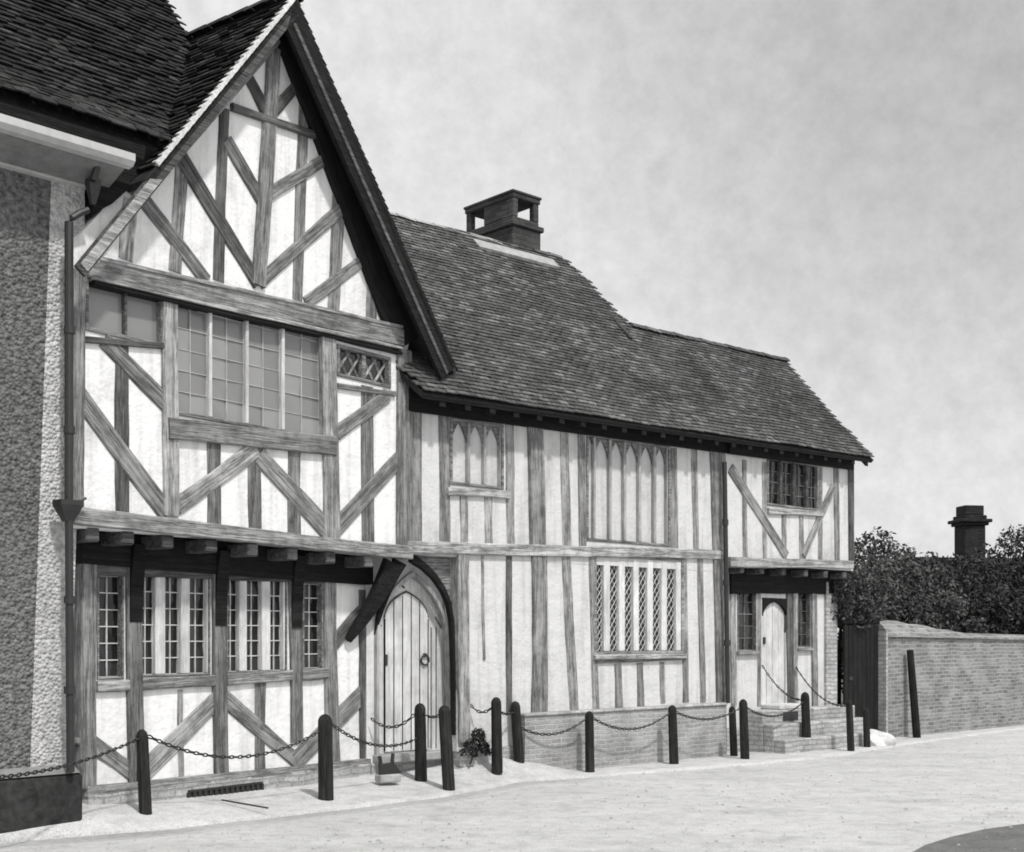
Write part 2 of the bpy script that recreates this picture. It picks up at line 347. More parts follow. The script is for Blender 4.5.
# upper floor windows
holes.append(window(wing, WG, 0, (176, 323, 303, 424), [(176, 209.5), (212.5, 246), (249, 282), (285, 323)], rows=6, cols=2, pane='pane_grey', lead='lead', frame_mat='timber', leads=.0022, label='wide four light window of dull grey leaded glass in the upper floor'))
holes.append(window(wing, WG, 0, (88, 160, 291, 335), [(88, 125), (127.5, 160)], rows=1, cols=1, pane='pane_grey', lead='timber', mull_mat='timber_dark', leads=.002))
holes.append(window(wing, WG, 0, (339, 388, 354, 379), [(339, 362), (366, 388)], style='diamond', pane='pane_dark', lead='range_timber', mull_mat='timber', leads=.017))
wall_grid('upper_wall', wing, 'plaster', xl, .02, 2.5, 4.62, holes, 0)
g0 = WG.at(90, 268)[1] - .05
AP = (-1.89, 7.62); T52 = 3.06 / 2.37
gy = lambda x: AP[1] - abs(x - AP[0]) * T52 - .10
mb = MB(); mb.prism([(xl, 0, 4.622), (.02, 0, 4.622), (.1, 0, 4.9), (AP[0], 0, AP[1] - .12), (xl - .02, 0, 4.8)], (0, .12, 0)); mb.build('gable_wall', 'plaster', wing)
mb = MB(); mb.box(xl, xl + .12, .12, 5, 2.5, 4.7); mb.box(-.1, .02, .9, 5, 2.5, 4.7); mb.box(xl, .02, 4.9, 5, 0, 4.7); mb.build('side_wall', 'plaster_dull', wing)
T = lambda n, p0, p1, w, mat='timber', **k: timber(n, wing, WG, 0, p0, p1, w, mat, **k)
# posts and studs of the upper floor
T('corner_post', (76, 270), (76, 512), 13, 'timber', proud=.042); T('corner_post', (403, 350), (403, 551), 14, proud=.042)
T('post', (169, 288), (170, 516), 15, 'timber_pale'); T('post', (327, 322), (331, 540), 15, 'timber_pale')
for p0, p1, w, m in [((122, 345), (122, 512), 14, 'timber_dark'), ((214, 438), (214, 528), 14, 'timber'), ((254, 446), (255, 533), 13, 'timber'), ((294, 440), (294, 536), 13, 'timber'), ((367, 386), (368, 548), 13, 'timber')]: T('stud', p0, p1, w, m)
for p0, p1, w, m in [((103, 340), (165, 403), 16, 'timber'), ((76, 392), (167, 514), 18, 'timber'), ((176, 507), (256, 449), 17, 'timber_pale'), ((258, 455), (334, 538), 17, 'timber'), ((335, 528), (399, 459), 15, 'timber'), ((336, 434), (387, 395), 14, 'timber')]: T('brace', p0, p1, w, m)
T('jetty_sill', (71, 516), (409, 553), 15, 'timber_pale', proud=.06)
T('tie_beam', (85, 267), (400, 338), 19, 'timber', proud=.058); T('tie_moulding_and_shade', (88, 278.5), (398, 349.5), 3.5, 'timber_pale', proud=.082); T('tie_moulding_and_shade', (90, 283), (398, 354), 3.5, 'timber_black', proud=.066); T('tie_moulding_and_shade', (95, 259), (398, 328), 3.5, 'timber_pale', proud=.072)  # black strip paints the shading line below the tie beam
T('window_beam', (166, 429), (333, 446), 20, 'timber', proud=.055); T('window_rail', (82, 340), (162, 346), 6, 'timber_dark', proud=.034)
T('window_rail', (336, 386), (394, 394), 5, 'timber', proud=.034)
# gable
T('king_post', (273, 48), (258, 286), 13, 'timber')
for p0, p1, w, m in [((224, 108), (218, 281), 11, 'timber_dark'), ((182, 160), (175, 272), 13, 'timber'), ((131, 200), (125, 260), 16, 'timber_pale'), ((304, 108), (297, 300), 11, 'timber'), ((340, 180), (333, 314), 13, 'timber'), ((374, 255), (371, 326), 12, 'timber')]: T('stud', p0, p1, w, m)
for p0, p1, w, m in [((178, 155), (258, 284), 13, 'timber_dark'), ((258, 283), (340, 210), 13, 'timber'), ((226, 140), (262, 203), 11, 'timber'), ((262, 199), (326, 158), 13, 'timber'), ((247, 76), (266, 113), 10, 'timber_dark'), ((268, 117), (302, 80), 12, 'timber_dark'), ((132, 185), (206, 281), 13, 'timber'), ((305, 303), (368, 257), 12, 'timber')]: T('brace', p0, p1, w, m)
T('collar', (230, 107), (315, 137), 7, 'timber_dark', proud=.05)
T('principal_rafter', (84, 262), (288, 26), 9, 'timber', proud=.05); T('principal_rafter', (285, 30), (404, 345), 26, 'timber_black', proud=.052)  # right rafter made wide and black to paint the overhang's shade
# roof
RB = 6.5; ov = -.30; s52 = math.hypot(1, T52); cu = 1 / s52; su_ = T52 / s52
for side in (-1, 1):
    foot = 2.41; Ls = foot * s52
    org = (AP[0] + side * foot, ov, AP[1] - foot * T52); ax = (0, 1, 0); av = (-side * cu, 0, su_)
    yend = RB + 0.3
    if side < 0:
        poly = [(0, .0), (yend, .0), (yend, Ls), (0, Ls)]
        vis = [(0, 1.30), (.25, 1.3), (.9, 2.2), (1.5, Ls), (yend, Ls), (yend, 0), (8, 0)]
        tiles('roof_tiles', wing, 'tile_dark', org, ax, av, [(0, 1.3), (yend, 1.3), (yend, Ls), (0, Ls)], jit=.011)
        deck('roof_slope', wing, org, ax, av, [(0, 1.15), (yend, 1.15), (yend, Ls), (0, Ls)])
    else:
        tiles('roof_tiles', wing, 'tile_dark', org, ax, av, [(0, 0), (1.2, 0), (yend, 2.3), (yend, Ls), (0, Ls)])
        deck('roof_slope', wing, org, ax, av, [(0, 0), (1.1, 0), (yend, 2.3), (yend, Ls), (0, Ls)])
def slope_pt(side, t, y, drop=0.):    # t metres down from the apex, drop = metres square to the slope
    return Vector((AP[0] + side * (t * cu), y, AP[1] - t * su_)) + Vector((-side * su_, 0, -cu)) * drop
for side, mat, w, lab in ((-1, 'timber_dark', .11, None), (1, 'timber_black', .27, 'blackened right barge board')):
    mb = MB(); P = [slope_pt(side, .02 if side > 0 else .02, ov, .02), slope_pt(side, 3.88, ov, .02), slope_pt(side, 3.88, ov, .02 + w), slope_pt(side, .02 + w * .7, ov, .02 + w)]
    mb.prism(P, (0, .035, 0)); mb.build('barge_board', mat, wing, label=lab)
mb = MB(); mb.prism([slope_pt(-1, 2.75, ov - .012, .035), slope_pt(-1, 3.84, ov - .012, .035), slope_pt(-1, 3.84, ov - .012, .115), slope_pt(-1, 2.65, ov - .012, .115)], (0, .011, 0)); mb.build('barge_moulding', 'timber_pale', wing)
mb = MB(); mb.prism([slope_pt(1, .2, ov - .014, .16), slope_pt(1, 3.87, ov - .014, .16), slope_pt(1, 3.87, ov - .014, .20), slope_pt(1, .2, ov - .014, .20)], (0, .013, 0)); mb.build('barge_moulding', 'timber_dark', wing)
mb = MB()
t = .05
while t < 2.55:                                        # stepped mortar bedding showing under the left verge tiles
    l = .098; mb.add([slope_pt(-1, t, ov - .02, -.012), slope_pt(-1, t + l, ov - .02, -.028), slope_pt(-1, t + l, ov - .02, .022), slope_pt(-1, t, ov - .02, .018), slope_pt(-1, t, ov + .03, -.012), slope_pt(-1, t + l, ov + .03, -.028), slope_pt(-1, t + l, ov + .03, .022), slope_pt(-1, t, ov + .03, .018)], [(0, 1, 2, 3), (4, 7, 6, 5), (0, 4, 5, 1), (1, 5, 6, 2), (2, 6, 7, 3), (3, 7, 4, 0)]); t += l
mb.build('verge_mortar', 'mortar', wing)
mb = MB(); y = ov
while y < RB:                                          # half round ridge tiles
    r = .11; P = []
    for yy in (y, y + .30):
        for i in range(7): an = math.pi * (.5 + (i - 3) / 3 * .42); P.append((AP[0] + r * 1.05 * math.cos(an), yy, AP[1] - .04 + r * math.sin(an) + (.008 if yy == y else 0)))
    mb.add(P, [(i, i + 1, i + 8, i + 7) for i in range(6)] + [tuple(range(7))]); y += .305
mb.build('ridge_tiles', 'tile_dark', wing)
# jetty: joists, soffit
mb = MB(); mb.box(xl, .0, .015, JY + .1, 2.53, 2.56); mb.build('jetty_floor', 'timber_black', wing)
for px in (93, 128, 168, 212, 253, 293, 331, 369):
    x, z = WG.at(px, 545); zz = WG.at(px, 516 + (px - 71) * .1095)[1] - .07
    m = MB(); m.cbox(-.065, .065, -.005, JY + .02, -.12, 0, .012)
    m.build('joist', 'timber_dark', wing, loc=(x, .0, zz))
# ground floor
wx0 = -3.72; wx1 = WG.at(372, 700, JY)[0]
lh = []
def lw(*a, **k): lh.append(window(wing, WG, JY, *a, frame_mat='timber', fw=.02, leads=.005, rec=.06, **k))
lw((98.5, 121.5, 576, 677), [(98.5, 121.5)], rows=6, cols=2)
lw((141, 208, 576, 674), [(141, 155.5), (165.5, 181), (190, 207)], rows=6, cols=2, label='three light leaded window on the ground floor')
lw((227.5, 285, 580, 671), [(227.5, 239.5), (247, 262), (270.5, 283.5)], rows=6, cols=2, label='three light leaded window on the ground floor')
lw((303.5, 321, 584, 668), [(303.5, 321)], rows=6, cols=2)
wall_grid('lower_wall', wing, 'plaster', wx0, wx1, .22, 2.52, lh, JY)
TL = lambda n, p0, p1, w, mat='timber', **k: timber(n, wing, WG, JY, p0, p1, w, mat, **k)
TL('post', (87, 545), (87, 788), 16); TL('post', (132, 548), (135, 784), 15); TL('post', (217, 555), (220, 774), 13); TL('post', (294, 560), (296, 742), 12); TL('post', (328, 565), (332, 764), 13); TL('post', (365, 590), (366, 760), 13, 'timber_dark')
TL('stud', (260, 682), (260, 769), 11); TL('stud', (180, 690), (181, 780), 6, 'timber_pale')
TL('sill_rail', (95, 687), (127, 685), 11, 'timber_pale', proud=.045); TL('sill_rail', (140, 685), (213, 680), 11, proud=.045); TL('sill_rail', (225, 680), (290, 675), 11, 'timber_pale', proud=.045); TL('sill_rail', (300, 675), (326, 673), 11, proud=.045)
TL('window_head', (95, 568), (330, 578), 13, 'timber_dark', proud=.03)
for p0, p1, w, m in [((80, 735), (134, 774), 17, 'timber'), ((143, 772), (218, 698), 17, 'timber_pale'), ((222, 697), (298, 762), 15, 'timber'), ((294, 762), (366, 690), 16, 'timber'), ((332, 645), (362, 611), 13, 'timber_dark')]: TL('brace', p0, p1, w, m)
TL('ground_plate', (84, 792), (372, 761), 9, 'timber_pale', proud=.055)
mb = MB(); mb.box(wx0, wx1 + .02, JY - .055, JY + .15, -.1, .26); mb.build('brick_footing', 'brick_pale', wing)
xg0, zg = WG.at(188, 797, JY - .06); xg1, _ = WG.at(262, 788, JY - .06); mb = MB(); gz0, gz1 = .10, .205
mb.box(xg0, xg1, JY - .075, JY - .06, gz0, gz0 + .02); mb.box(xg0, xg1, JY - .075, JY - .06, gz1 - .02, gz1)
k = 14
for i in range(k + 1): x = xg0 + (xg1 - xg0) * i / k; mb.box(x - .014, x + .014, JY - .074, JY - .061, gz0 + .02, gz1 - .02)
mb.box(xg0, xg1, JY - .060, JY - .056, gz0, gz1); mb.build('air_grating', 'iron', wing)
TL('shade_beam', (78, 541), (372, 568), 40, 'timber_black', proud=.06)  # near-black board painting the deep shade under the jetty
# curved brackets under the jetty (wall post -> bressumer)
def curved(name, root, mat, A, B, bulge, w0, w1, th):
    A = Vector(A); B = Vector(B); bulge = Vector(bulge); n = 12; P = []
    for i in range(n + 1): t = i / n; P.append(A.lerp(B, t) + bulge * 4 * t * (1 - t))
    side = (B - A).cross(bulge).normalized(); m = MB(); m.sweep(P, [w0 + (w1 - w0) * i / n for i in range(n + 1)], [th] * (n + 1), up=side); return m.build(name, mat, root)
for px, py in ((133, 622), (218, 626), (294, 628)):
    x, z = WG.at(px, py, JY); zt = 2.42
    m = MB(); m.prism([(x - .068, JY - .045, z), (x - .068, JY - .045, zt), (x - .065, JY - .12, zt), (x - .065, JY - .09, zt - .12), (x - .065, JY - .065, zt - .28)], (.136, 0, 0)); m.build('jetty_bracket', 'timber_black', wing)
x, z = WG.at(345, 640, JY); curved('corner_bracket', wing, 'timber_black', (x, JY - .03, z), (-.14, .04, 2.40), (.03, -.0, -.03), .07, .25, .09)
x, z = WG.at(371, 634, JY); curved('corner_bracket', wing, 'timber_black', (x, JY - .05, z), (-.06, .02, 2.42), (-.02, .0, .05), .025, .16, .07)

# ================================================================== LONG RANGE
rng_ = thing('long_timber_framed_house', 'long low timber framed house of close vertical studs, with a pierced brick chimney', 'house', MN)
ex = lambda px, py=500, y=0: MN.at(px, py, y)[0]
BAY = ex(723)                                        # where the right-hand jettied bay starts
BY = -.05                                            # upper bay stands slightly forward
GY = .22                                             # ground floor of the bay stands back
# upper wall
h1 = []
h1.append(window(rng_, MN, 0, (452, 501, 424, 484), [(453, 468), (470.5, 484), (486.5, 500)], style='blank', pane='pane_pale', frame_mat='timber', mull_mat='upright', sill=None, head=True, label='blank three light window with pointed heads'))
h1.append(window(rng_, MN, 0, (588, 668, 442, 541), [(589, 594), (596, 609.5), (612, 624), (626.5, 639), (641.5, 654), (656.5, 667)], style='blank', pane='pane_pale', frame_mat='timber', mull_mat='upright', head=True, label='tall blank six light window with pointed heads'))
wall_grid('upper_wall', rng_, 'plaster_range', .0, BAY, 2.50, 4.45, h1, 0)
h2 = [window(rng_, MN, 0, (596, 681, 559, 651), [(596, 604), (610, 619), (625, 633.5), (639, 647.5), (653, 661.5), (667, 676)], style='diamond', pane='pane_dark', frame_mat='timber_pale', sill=.06, leads=.006, fw=.045, label='six light window of dark diamond leaded glass')]
xd = ex(457, 650)
wall_grid('lower_wall', rng_, 'plaster_range', xd, BAY, .34, 2.4985, h2, 0.003)
TM = lambda n, p0, p1, w, mat='timber', **k: timber(n, rng_, MN, 0, p0, p1, w, mat, **k)
for p0, p1, w, m in [((416, 408), (416, 543), 11, 'timber_pale'), ((444, 410), (445, 543), 12, 'timber'), ((509, 412), (511, 546), 9, 'timber'), ((564, 425), (567, 548), 9, 'timber'), ((581, 432), (583, 548), 8, 'timber'), ((673, 448), (674, 552), 8, 'timber'), ((694, 448), (696, 552), 6, 'timber'),
                     ((464, 496), (464, 543), 8, 'timber'), ((488, 496), (489, 545), 8, 'timber')]: TM('stud', p0, p1, w, {'timber':'range_timber','timber_pale':'range_timber','timber_dark':'timber_dark'}[m])
TM('post', (534, 420), (537, 547), 15, 'timber'); TM('post', (715, 452), (718, 556), 11, 'timber'); TM('window_rail', (446, 491), (508, 495), 8, 'timber_pale', proud=.045)
TM('post', (539, 556), (539, 712), 15, 'timber'); TM('post', (718, 558), (721, 703), 10)
for p0, p1, w, m in [((509, 553), (509, 712), 6, 'timber_dark'), ((482, 556), (484, 660), 2.5, 'timber'), ((566, 556), (574, 710), 9, 'timber'), ((592, 556), (596, 710), 7, 'timber'), ((618, 664), (619, 707), 7, 'timber'), ((640, 663), (641, 706), 7, 'timber'), ((662, 662), (663, 703), 5, 'timber'), ((684, 558), (686, 702), 6, 'timber'), ((700, 558), (703, 702), 6, 'timber')]: TM('stud', p0, p1, w, {'timber':'range_timber','timber_pale':'range_timber','timber_dark':'timber_dark'}[m])
TM('middle_rail', (405, 547), (723, 555), 11, 'timber_pale', proud=.05)
TM('door_post', (462, 552), (463, 742), 11, 'timber_pale', proud=.04, depth=.24)
TM('window_rail', (595, 660), (685, 656), 7, 'timber', proud=.03)
# footing left of plinth, brick plinth
mb = MB(); mb.box(xd + .03, ex(526, 716) + .03, -.02, .1, -.1, .36); mb.build('brick_footing', 'brick', rng_)
px0 = ex(525, 750, -.10); mb = MB()
mb.box(px0, BAY - .05, -.10, .1, -.1, .69); mb.build('brick_plinth', 'brick', rng_)
mb = MB(); mb.cbox(px0 - .015, BAY - .05, -.125, .02, .692, .73, .012); mb.build('plinth_coping', 'brick_pale', rng_)
mb = MB(); mb.box(xd + .03, BAY, -.002, .10, .341, .36); 
# rear and end walls
DH = 2.52; DL = 1.54; EV = -.32; T48 = math.tan(R(48)); c48, s48 = math.cos(R(48)), math.sin(R(48)); XE = 8.56
mb = MB(); mb.box(.3, XE - .02, 4.4, 4.5, 0, 4.6); mb.build('rear_wall', 'plaster_dull', rng_)
mb = MB(); mb.prism([(XE - .12, .0, 2.62), (XE - .12, 2.6, 2.62), (XE - .12, 2.6, 4.45), (XE - .12, DL + EV, 5.95), (XE - .12, 0, 4.5)], (.12, 0, 0)); mb.build('end_wall', 'plaster_dull', rng_)
# roof
sl = .0145; ze = 4.20; ax = (1, 0, sl); av = (0, c48, s48)
warp = lambda a, b: .018 * math.sin(a * 1.1 + .6) * math.sin(b * .9 + .4) + .008 * math.sin(a * 3.1)
polyR = [(.02, 0), (8.72, 0), (8.64, .25), (8.57, DL / c48), (4.90, DL / c48), (4.70, (DH) / c48 - .35), (4.60, DH / c48 - .1), (4.45, DH / c48), (-1.5, DH / c48)]
tiles('roof_tiles', rng_, 'tile', (0, EV, ze), ax, av, polyR, warp=warp, jit=.0035, ex=.070)
deck('roof_slope', rng_, (0, EV, ze - .02), ax, av, polyR)
polyH = [(-1, DH / c48), (4.38, DH / c48), (4.75, 1.5), (4.9, 0.8), (-1, .8)]
deck('rear_roof_slope', rng_, (0, EV + 2 * DH, ze - .02), ax, (0, -c48, s48), polyH, mat='tile')
deck('rear_roof_slope', rng_, (0, EV + 2 * DL, ze - .02), ax, (0, -c48, s48), [(4.7, .2), (8.64, .2), (8.62, DL / c48), (4.7, DL / c48)], mat='tile')
mb = MB(); zr = ze + DL * T48; zh = ze + DH * T48
mb.prism([(4.6, DL + EV - .3, zr - .2), (4.6, DH + EV, zh + .02), (4.6, EV + 2 * DH - 1.1, zr - .2)], (.08, 0, 0)); mb.build('gable_end', 'brick_dark', rng_)
def ridge(xa, xb, yy, z0, mat, r=.10, pale=False):
    mb = MB(); x = xa
    while x < xb:
        P = []
        for xx in (x, min(x + .30, xb)):
            for i in range(7): an = math.pi * (.5 + (i - 3) / 3 * .42); P.append((xx, yy + r * math.cos(an) * 1.1, z0 + sl * xx - .055 + r * math.sin(an) + (.008 if xx == x else 0) + .006 * math.sin(xx * 9)))
        mb.add(P, [(i, i + 1, i + 8, i + 7) for i in range(6)] + [tuple(range(7)), tuple(range(7, 14))]); x += .305
    return mb.build('ridge_tiles', mat, rng_)
ridge(-1.2, 3.35, DH + EV, zh, 'stone', .06); ridge(3.95, 4.5, DH + EV, zh, 'tile', .08); ridge(4.9, 8.62, DL + EV, zr, 'tile', .09)
mb = MB(); mb.prism([(.02, -.06, 4.03), (BAY, -.06, 4.11), (BAY, -.06, 4.42), (.02, -.06, 4.36)], (0, .055, 0)); mb.prism([(BAY + .01, -.11, 4.10), (8.5, -.11, 4.15), (8.5, -.11, 4.45), (BAY + .01, -.11, 4.42)], (0, .055, 0)); mb.build('eaves_shade_plate', 'timber_black', rng_)  # black bands paint the shade at the wall top under the eaves
for i in range(24):
    x = .25 + i * .36; z = ze + sl * x; m = MB(); m.prism([(x, EV + .04, z - .07), (x, EV + .04, z - .13), (x, .03, z + .36 * T48 - .20), (x, .03, z + .36 * T48 - .12)], (.08, 0, 0)); m.build('rafter_foot', 'timber_black', rng_)
mb = MB(); mb.prism([(.02, EV + .03, ze - .07), (8.57, EV + .03, ze - .07 + sl * 8.6), (8.57, EV + .03, ze - .03 + sl * 8.6), (.02, EV + .03, ze - .03)], (0, .025, 0)); mb.build('eaves_board', 'timber_black', rng_)
# chimney
cx0, cz = MN.at(513, 248, 2.25); cx1 = MN.at(541, 230, 2.25)[0]; cy1 = MN.at_x(465, 230, cx0)[0]; zt = MN.at(513, 189, 2.25)[1]; zb = MN.at(513, 221, 2.25)[1]
cy1 = min(max(cy1, 3.0), 3.4)
mb = MB(); e = .035; cy0 = 2.25
mb.cbox(cx0, cx1, cy0, cy1, 6.3, zb - .05, .012); mb.cbox(cx0 - e, cx1 + e, cy0 - e, cy1 + e, zb - .05, zb + .02, .01); mb.cbox(cx0 + .01, cx1 - .03, cy0 + .01, cy1 - .01, zb + .02, zb + .085, .01)
pw = .10; zc = zt - .10
for xx in (cx0 + .01, cx1 - .03 - pw):
    for yy in (cy0 + .01, cy1 - .01 - pw): mb.cbox(xx, xx + pw, yy, yy + pw, zb + .085, zc, .01)
ym = (cy0 + cy1) / 2
mb.cbox(cx0 + .012, cx0 + .012 + pw, cy0 + .10, ym + .12, zb + .085, zc, .01); mb.cbox(cx0 + .1, cx1 - .05, ym - .05, ym + .05, zb + .085, zb + .15, .01); 
mb.cbox(cx0 - .005, cx1 - .01, cy0 - .005, cy1 + .005, zc, zt - .035, .01); mb.cbox(cx0 - .02, cx1 + .005, cy0 - .02, cy1 + .02, zt - .035, zt, .008)
rs = [o for o in rng_.children if o.name.startswith('roof_slope')][0]
mb.build('chimney', 'brick_dark', rs)
mb = MB(); mb.prism([(cx0 - .9, DH + EV - .26, zh - .23), (cx1 + .05, DH + EV - .26, zh - .23 + .02), (cx1 + .05, DH + EV - .12, zh - .07), (cx0 - .9, DH + EV - .12, zh - .09)], (0, -.02, .03)); mb.build('chimney_flashing', 'stone', rs)
# arched doorway between the houses (set back a little)
DY = .25; dxl = ex(368, 650, DY); zsp = MN.at(408, 655, DY)[1]; ztop = MN.at(408, 571, DY)[1]; dl = ex(374, 650, DY); dr = ex(446, 650, DY); zb0 = MN.at(408, 752, DY)[1]; zs = MN.at(408, 640, DY)[1]
def parch(l, r, zs, zt, n=10):        # pointed arch outline, left spring to right spring
    c = (l + r) / 2; P = []
    for i in range(n + 1): t = i / n; P.append((l + (c - l) * (1 - math.cos(t * R(56))) / (1 - math.cos(R(56))), zs + (zt - zs) * math.sin(t * R(56)) / math.sin(R(56))))
    return P + [(l + r - x, z) for x, z in P[::-1][1:]]
Aout = parch(dl, dr, zs, ztop)
wl = dxl - .02; wr = xd + .02
mb = MB()       # wall pieces left and right of the arch plus the spandrel above
for seg in range(len(Aout) - 1):
    (xa, za), (xb, zb_) = Aout[seg], Aout[seg + 1]; mb.prism([(xa, DY, za), (xb, DY, zb_), (xb, DY, 2.55), (xa, DY, 2.55)], (0, .12, 0))
mb.box(wl, dl, DY, DY + .12, .2, 2.55); mb.box(dr, wr, DY, DY + .12, .2, 2.55); mb.build('doorway_wall', 'plaster_dull', rng_)
mb = MB(); Ain = parch(dl + .035, dr - .035, zs, ztop - .055)
loop_o = [(dl, zb0)] + Aout + [(dr, zb0)]; loop_i = [(dl + .035, zb0)] + Ain + [(dr - .035, zb0)]
for i in range(len(loop_o) - 1): mb.prism([(loop_o[i][0], DY - .05, loop_o[i][1]), (loop_o[i + 1][0], DY - .05, loop_o[i + 1][1]), (loop_i[i + 1][0], DY - .05, loop_i[i + 1][1]), (loop_i[i][0], DY - .05, loop_i[i][1])], (0, .10, 0))
DF = mb.build('door_frame', 'upright', rng_)
D = MB(); D.prism([(x, DY + .02, z) for x, z in [(dl + .03, zb0)] + parch(dl + .03, dr - .03, zs, ztop - .045) + [(dr - .03, zb0)]], (0, .04, 0)); D = D.build('door', 'door', rng_, label='bleached plank door with a pointed arch head and ring handle')
# inner arched wicket of planks standing proud
il = ex(385, 650, DY); ir = ex(428, 650, DY); izs = MN.at(408, 618, DY)[1]; izt = MN.at(405, 592, DY)[1]
P = [(il, zb0 + .02)] + parch(il, ir, izs, izt, 8) + [(ir, zb0 + .02)]; mb = MB()
npk = 5; wdt = (ir - il) / npk
def zarch(x):
    A_ = parch(il, ir, izs, izt, 8)
    for (xa, za), (xb, zb_) in zip(A_[:-1], A_[1:]):
        if xa <= x <= xb + 1e-6: return za + (zb_ - za) * (x - xa) / max(xb - xa, 1e-6)
    return izs
for i in range(npk):
    a = il + wdt * i + .006; b = il + wdt * (i + 1) - .006; xs_ = [a + (b - a) * k / 4 for k in range(5)]
    mb.prism([(a, DY, zb0 + .02), (b, DY, zb0 + .02)] + [(x, DY, zarch(x) - .008) for x in xs_[::-1]], (0, .022, 0))
mb.build('wicket_planks', 'door', D)
for i in range(npk + 1):
    x = il + wdt * i; m = MB(); m.box(x - .0055, x + .0055, DY - .003, DY + .018, zb0 + .03, zarch(min(max(x, il + .001), ir - .001)) - .02); m.build('plank_joint', 'timber_black', D)
mb = MB(); A_ = parch(il, ir, izs, izt, 8); mb.tube([(x, DY + .012, z + .006) for x, z in A_], .011, 5); mb.build('arch_moulding', 'timber_dark', D)
for (p, q) in (((375, 616), (382, 626)), ((436, 617), (442, 628)), ((396, 577), (405, 588))):
    a = MN.at(*p, DY); b = MN.at(*q, DY); m = MB(); m.tube([(a[0], DY + .012, a[1]), (b[0], DY + .012, b[1])], .009, 5); m.build('rib', 'timber_dark', D)
for px in (379, 432, 437): x = ex(px, 680, DY); m = MB(); m.box(x - .005, x + .005, DY + .012, DY + .02, zb0 + .02, izs - .1); m.build('plank_joint', 'timber_dark', D)
def ring(name, root, c, r, th, mat='iron'):
    m = MB(); n = 16; P = [(c[0] + r * math.cos(2 * math.pi * i / n), c[1], c[2] + r * math.sin(2 * math.pi * i / n)) for i in range(n + 1)]; m.tube(P, th, 6); return m.build(name, mat, root)
x, z = MN.at(424, 660, DY); ring('ring_handle', D, (x, DY - .02, z), .055, .011); m = MB(); m.tube([(x, DY - .03, z + .055), (x, DY + .02, z + .055)], .022, 8); m.build('handle_boss', 'iron', D)
x, z = MN.at(386, 660, DY); m = MB(); m.cbox(x - .018, x + .018, DY - .012, DY + .01, z - .06, z + .06, .004); m.build('lock_plate', 'iron', D)
mb = MB(); mb.cbox(dl - .02, dr + .05, DY - .16, DY + .06, zb0 - .09, zb0, .012); mb.build('door_sill', 'stone', rng_)
mb = MB(); mb.box(dl - .05, wr, DY - .03, DY + .08, -.05, zb0 - .09); mb.build('brick_footing', 'brick_pale', rng_)
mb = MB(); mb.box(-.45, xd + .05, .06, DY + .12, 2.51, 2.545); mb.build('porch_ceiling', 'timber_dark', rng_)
xq = ex(452, 650, .0)                                   # curved brace at the right of the doorway
A = MN.at(453, 720, .02); B = MN.at(412, 557, .02); n = 16; P = []
for px, py in [(453, 735), (453, 700), (453, 670), (452, 640), (451, 620), (448, 603), (442, 589), (434, 577), (424, 567), (411, 558)]:
    q = MN.at(px, py, .05); P.append((q[0], .05, q[1]))
m = MB(); m.sweep(P, [.028, .03, .034, .038, .042, .05, .062, .072, .08, .09], [.07] * 10, up=(0, 1, 0)); m.build('arched_brace', 'timber_black', rng_)
a = MN.at(414, 552, .12); b = MN.at(450, 552, .12); c_ = MN.at(451, 606, .12); mb = MB(); mb.prism([(a[0], .12, a[1]), (b[0] + .05, .12, b[1]), (c_[0] + .05, .12, c_[1]), (MN.at(441, 581, .12)[0], .12, MN.at(441, 581, .12)[1])], (0, .04, 0)); mb.build('spandrel_panel', 'timber_pale', rng_)
# ---- right bay
hb = [window(rng_, MN, BY, (768, 819, 463, 506), [(768, 780), (782, 793), (795, 806), (808, 819)], rows=4, cols=2, pane='pane_dark', lead='timber', mull_mat='timber_dark', frame_mat='timber', leads=.003, label='dark four light window high in the right hand bay')]
wall_grid('bay_upper_wall', rng_, 'plaster_range', BAY + .001, XE, 2.62, 4.46, hb, BY, .14)
TB = lambda n, p0, p1, w, mat='timber', **k: timber(n, rng_, MN, BY, p0, p1, w, mat, **k)
TB('corner_post', (850, 462), (851, 562), 5, 'timber_dark', proud=.03)
for p0, p1, w, m in [((744, 460), (745, 558), 4.5, 'timber'), ((764, 462), (765, 558), 5, 'timber'), ((784, 514), (784, 559), 5, 'timber'), ((801, 514), (802, 559), 5, 'timber'), ((820, 462), (820, 559), 5, 'timber'), ((836, 462), (837, 560), 5.5, 'timber_dark')]: TB('stud', p0, p1, w, {'timber':'range_timber','timber_dark':'timber'}[m])
TB('brace', (730, 468), (786, 556), 8, 'timber'); TB('brace', (833, 486), (803, 556), 6, 'timber')
TB('window_rail', (767, 511), (821, 514), 6, 'timber_pale', proud=.04)
TB('bay_sill', (728, 562), (851, 565), 9, 'timber_pale', proud=.05)
TG0 = timber('shade_beam', rng_, MN, GY, (729, 580), (832, 580), 28, 'timber_black', proud=.04)  # black strip standing in for the shade below the bay jetty
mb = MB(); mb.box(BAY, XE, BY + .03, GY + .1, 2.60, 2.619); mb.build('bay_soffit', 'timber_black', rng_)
for px in (742, 762, 784, 806, 826, 845):
    x = MN.at(px, 570, BY)[0]; m = MB(); m.cbox(-.05, .05, -.005, .3, -.10, 0, .01); m.build('joist', 'timber_dark', rng_, loc=(x, BY, 2.595))
gx = lambda px, py=650: MN.at(px, py, GY)[0]; gz = lambda py, px=775: MN.at(px, py, GY)[1]
XQ = gx(835); hg = []
hg.append(window(rng_, MN, GY, (738, 755, 590, 650), [(738, 755)], rows=5, cols=2, pane='pane_dark', lead='timber', frame_mat='timber', leads=.003, fw=.02, sill=.05))
